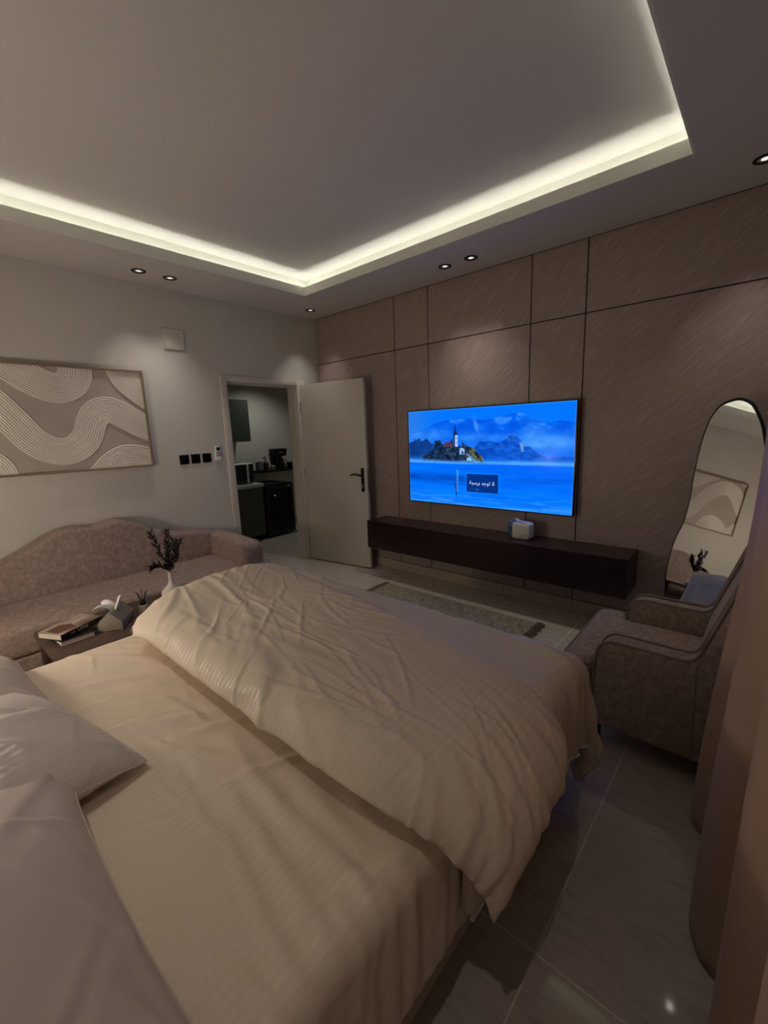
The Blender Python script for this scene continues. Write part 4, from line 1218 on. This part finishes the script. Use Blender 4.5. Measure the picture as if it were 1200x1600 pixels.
# folds pulled towards the near edge, past the pillows
for k, (v0, A, w_, L, u0, an) in enumerate(((-3.05, .016, .022, 1.0, 3.3, -.12), (-3.12, .013, .017, .8, 3.4, -.10), (-3.19, .014, .018, .8, 3.5, -.06), (-3.25, .010, .014, .6, 3.5, -.03), (-2.98, .012, .024, 1.1, 3.2, -.16), (-2.90, .010, .028, .9, 3.3, -.10), (-3.02, .008, .012, .5, 3.55, -.1), (-3.155, .008, .010, .5, 3.6, -.05), (-2.84, .008, .02, .6, 3.4, .05),
                                            (-3.10, .018, .03, .5, 2.75, .5), (-3.02, .012, .02, .45, 2.62, .9), (-2.95, .012, .022, .5, 2.35, .8), (-3.05, .014, .025, .45, 2.2, 1.0), (-2.9, .009, .016, .4, 2.1, .6), (-3.0, .010, .02, .5, 2.9, .25))):
    sp.append((u0, v0 + .02 * math.sin(k * 5.1), an + .12 * math.sin(k * 3.7), L * (.6 + .25 * math.sin(k * 2.2)), A * .62, w_, .22 * math.sin(k * 1.9)))
sp += random_creases(46, (1.9, 3.6, -3.3, -2.7), .5, .9, .35, .0045, .012, 2)
# hanging side: short vertical drapes
sp += [(3.70, -3.3 + .085 * k + .02 * math.sin(k * 2.3), .02 * math.sin(k), .42, .012 + .006 * math.sin(k * 1.7), .022, 0) for k in range(11)]
SH2, uv2 = crease_cloth(SHEET, uvw, sp)
sh = thing('bed_sheet', 'cream satin stripe sheet creased over the near half of the bed', 'bed sheet', ((BX0 + BX1) / 2, -3.2, .3))
cloth_object('fabric', SH2, m_sheet, sh, thick=.004, uv=uv2)

# duvet: flat layer over the foot of the bed, thick flap folded back across the middle
duv = thing('duvet', 'puffy cream duvet folded back across the middle of the bed', 'duvet', ((BX0 + BX1) / 2, -2.3, .3))
h = .023
X0, Y0 = lay(1.60, 3.83, -2.72, -1.50, 0, h)
Z0 = BT + .08 + .02 * noise2(X0, Y0, 21, 3.0)
uvw = np.stack([X0, Y0, 0 * X0], -1)
ex_u = 1 + .03 * (noise2(X0, Y0, 22, 2.0) + .35); ex_v = 1 + .03 * (noise2(X0, Y0, 23, 2.0) + .35)
col_low = collider(box, .055, .3)
LOW = simulate(np.stack([X0, Y0, Z0], -1)[None], h, h, 64, 9, col_low, bend=.10, ru=(h * ex_u)[None, :-1, :], rv=(h * ex_v)[None, :, :-1], grav=-.0014)
sp = random_creases(60, (1.8, 3.7, -2.2, -1.7), .0, .8, .4, .005, .014, 6)
sp += [(3.5, -1.95, -.5, .6, .012, .03, .2), (3.3, -1.9, -.2, .7, .010, .03, .1), (2.2, -1.95, -.7, .5, .012, .035, .2), (2.5, -2.0, -.4, .6, .010, .03, -.2)]
sp += [(3.74, -2.2 + .09 * k, .1 * math.sin(k * 3), .34, .014, .022, 0) for k in range(7)]
LO2, uv2 = crease_cloth(LOW, uvw, sp)
lowo = cloth_object('lower_layer', LO2, m_duvet, duv, thick=.03, uv=uv2)

nx, ny = 92, 38
FX0, FX1 = 1.92, 3.745
X0, T0 = np.meshgrid(np.linspace(FX0, FX1, nx), np.linspace(0, 1, ny), indexing='ij')
yn = -2.83 + .02 * np.sin(X0 * 3.0) + .15 * sm(3.35, 3.74, X0) - .03 * sm(2.1, 1.8, X0)
yf = -2.11 - .17 * sm(2.5, 3.7, X0) + .03 * sm(2.2, 1.8, X0)
Y0 = yn + (yf - yn) * T0
XR = X0.copy()
X0 = X0 + .17 * np.abs(2 * T0 - 1) ** 4 * sm(2.6, FX0, X0) - .07 * np.clip(2 * T0 - 1, 0, 1) ** 4 * sm(3.2, FX1, X0)
uvw = np.stack([X0, Y0, 0 * X0], -1)
ex = 1.0 + .04 * (noise2(X0, Y0, 31, 2.5) + .3)
lu = np.sqrt((X0[1:] - X0[:-1]) ** 2 + (Y0[1:] - Y0[:-1]) ** 2); lv = Y0[:, 1:] - Y0[:, :-1]
topz = BT + .105
XB = np.stack([np.stack([X0, Y0, topz + .05 + .03 * noise2(X0, Y0, 32, 3)], -1), np.stack([X0, Y0, topz + 0 * X0], -1)])
RU = np.repeat((lu * ex[:-1])[None], 2, 0); RV = np.repeat((lv * ex[:, :-1])[None], 2, 0)
RU[0] *= 1.02; RV[0] *= 1.05
fold = 1 + 1.4 * sm(.14, .0, T0) + .9 * sm(.86, 1.0, T0)          # the near edge is a fold, not a seam: it stays round
RV *= fold[:, :-1][None]
RU *= (1 + .5 * sm(.06, .0, (XR - FX0) / (FX1 - FX0)) + .3 * sm(.95, 1.0, (XR - FX0) / (FX1 - FX0)))[:-1][None]
col_box = collider(box, .085, .5)
TMAX = (.125 + .07 * sm(2.4, 1.95, XR) * (.3 + T0) - .02 * sm(3.2, 3.7, XR)).astype(np.float32)
def col_flap(X, O):
    d = X[0] - X[1]                      # the quilting keeps the filling from ballooning
    L = np.sqrt((d * d).sum(-1)) + 1e-6
    c = d * (np.maximum(L - TMAX, 0) / L * .5)[..., None]
    X[0] -= c; X[1] += c
    col_box(X, O)
FLAP = simulate(XB, 0, 0, 50, 9, col_flap, bend=.05, pressure=(FPR * (1 + .7 * sm(2.5, 1.9, X0) * (.5 + T0) + .5 * sm(.35, 0, T0))).astype(np.float32), ru=RU, rv=RV, weld=True, grav=-.0012, damp=.9)
sp = random_creases(150, (1.9, 3.75, -2.85, -2.1), -.30, .55, .42, .0030, .008, 33)
sp += random_creases(30, (1.9, 3.75, -2.85, -2.1), -.2, .4, .7, .0042, .016, 34)
sp += [(3.62, -2.75 + .075 * k, -.25 + .1 * k, .40, .005, .014, .2) for k in range(6)]
FL2, uv2 = crease_cloth(upsample(FLAP.astype(float)), upsample(uvw[None])[0], sp, edge=.03)
fl = cloth_object('folded_flap', FL2, m_duvet, duv, uv=uv2, sub=0)
# white piped hem of the lower layer
MB().tube([tuple(p) for p in LO2[0, -1, ::3].astype(float)], .006, 6).build('hem', m_white, lowo, smooth=True)

# pillows
def pillow(name, lab, c, rot, L, W, mat, tilt=0.0, roll=0.0, pr=.0016, z0=None, seed=1, others=()):
    t = thing(name, lab, 'pillow', (c[0], c[1], BT), group='pillows at the head of the bed')
    nx, ny = 44, 32
    U, V_ = np.meshgrid(np.linspace(-L / 2, L / 2, nx), np.linspace(-W / 2, W / 2, ny), indexing='ij')
    R4 = Matrix.Rotation(rot, 3, 'Z') @ Matrix.Rotation(tilt, 3, 'X') @ Matrix.Rotation(roll, 3, 'Y')
    Rm = np.array(R4)
    lays = []
    for s_ in (1, -1):
        p = np.stack([U, V_, s_ * .03 + .01 * noise2(U, V_, seed, 3)], -1) @ Rm.T + np.array(c)
        lays.append(p)
    ex = 1.02 + .04 * (noise2(U, V_, seed + 3, 3) + .3)
    hu, hv = L / (nx - 1), W / (ny - 1)
    base = collider(box, .034, .5)
    def col(X, O):
        base(X, O)
        X[..., 1] = np.maximum(X[..., 1], BY0 + .01)
        for (q, r, hh) in others:     # soft ellipsoids of pillows already lying there
            d = (X - q) / r
            l = np.linalg.norm(d, axis=-1, keepdims=True)
            X += np.where(l < 1, (d / np.maximum(l, 1e-4) - d) * r * .6, 0)
    XX = simulate(np.stack(lays), hu, hv, 36, 9, col, bend=.06, pressure=pr, weld=True, grav=-.0008, damp=.88,
                  ru=np.repeat((hu * ex)[None, :-1], 2, 0), rv=np.repeat((hv * ex)[None, :, :-1], 2, 0))
    sp = random_creases(26, (-L / 2, L / 2, -W / 2, W / 2), .3, 1.2, .24, .0065, .011, seed + 7)
    for cu, cv in ((-1, -1), (-1, 1), (1, -1), (1, 1)):
        for q in (-.25, 0.0, .25):
            sp.append((cu * L * .40, cv * W * .38, math.atan2(cv * W, cu * L) + q, .26, .006, .012, 0))
    X2, uv2 = crease_cloth(XX, np.stack([U, V_, 0 * U], -1), sp, edge=.05)
    o = cloth_object('case', X2, mat, t, uv=uv2)
    MB().tube([tuple(p) for p in np.concatenate([XX[0, :, 0], XX[0, -1, 1:], XX[0, ::-1, -1][1:], XX[0, 0, ::-1][1:-1]]).astype(float)], .0025, 5, closed=True).build('seam', mat, o, smooth=True)
    return XX
pillow('pillow', 'mauve grey pillow at the far left of the bed head', (2.0, -3.50, BT + .14), 0.05, .66, .50, m_pillow_m, seed=41)
pillow('pillow', 'large mauve grey pillow nearest the camera', (3.13, -3.57, BT + .13), -.03, .84, .54, m_pillow_m, seed=51, pr=.0019)
pillow('pillow', 'pale satin pillow lying between the two mauve pillows', (2.50, -3.42, BT + .17), .22, .70, .44, m_pillow_w, seed=61,
       others=((np.array([1.99, -3.55, BT + .10]), np.array([.32, .24, .13]), 0), (np.array([3.16, -3.57, BT + .10]), np.array([.40, .26, .14]), 0)))

# ------------------------------------------------------------------ nightstand and lamp at the far side of the bed head
t = thing('nightstand', 'dark brown nightstand left of the bed head', 'nightstand', (1.45, -3.66, 0))
MB().box(1.22, 1.68, -3.88, -3.44, .08, .50).build('body', m_walnut, t, bevel=.004)
for k in range(2):
    d = MB().box(1.23, 1.67, -3.44, -3.425, .095 + k * .2, .285 + k * .2).build('drawer', m_walnut, t, bevel=.003)
    MB().tube([(1.40, -3.415, .19 + k * .2), (1.50, -3.415, .19 + k * .2)], .006, 8).build('handle', m_brass, d)
for x in (1.25, 1.65):
    for y in (-3.85, -3.47):
        MB().lathe([(.014, 0), (.018, .08)], (x, y, 0), 10).build('leg', m_black, t)
t = thing('bedside_lamp', 'bedside lamp with a warm fabric shade on the nightstand', 'lamp', (1.42, -3.66, .5005))
MB().lathe([(.075, 0), (.075, .015), (.02, .025), (.012, .05), (.012, .22)], (0, 0, 0), 24).build('base', m_brass, t, smooth=True, local=True)
m_shade = bpy.data.materials.new('warm lamp shade'); m_shade.use_nodes = True
bs = m_shade.node_tree.nodes['Principled BSDF']
bs.inputs['Base Color'].default_value = (.9, .8, .62, 1); bs.inputs['Roughness'].default_value = .9
MB().lathe([(.13, .20), (.10, .40), (.097, .40), (.127, .20)], (0, 0, 0), 32, cap=False).build('shade', m_shade, t, smooth=True, local=True)
MB().lathe([(.001, .24), (.028, .27), (.03, .29), (.02, .315), (.001, .32)], (0, 0, 0), 16).build('bulb', emitter('warm bulb', (1.0, .72, .42), 8.0), t, smooth=True, local=True)
ld = bpy.data.lights.new('lamp_glow', 'POINT'); ld.energy = LAMP_POWER; ld.color = (1.0, .87, .72); ld.shadow_soft_size = .1
lo = bpy.data.objects.new('lamp_glow', ld); COL.objects.link(lo); lo.parent = t; lo.location = (0, 0, .45)
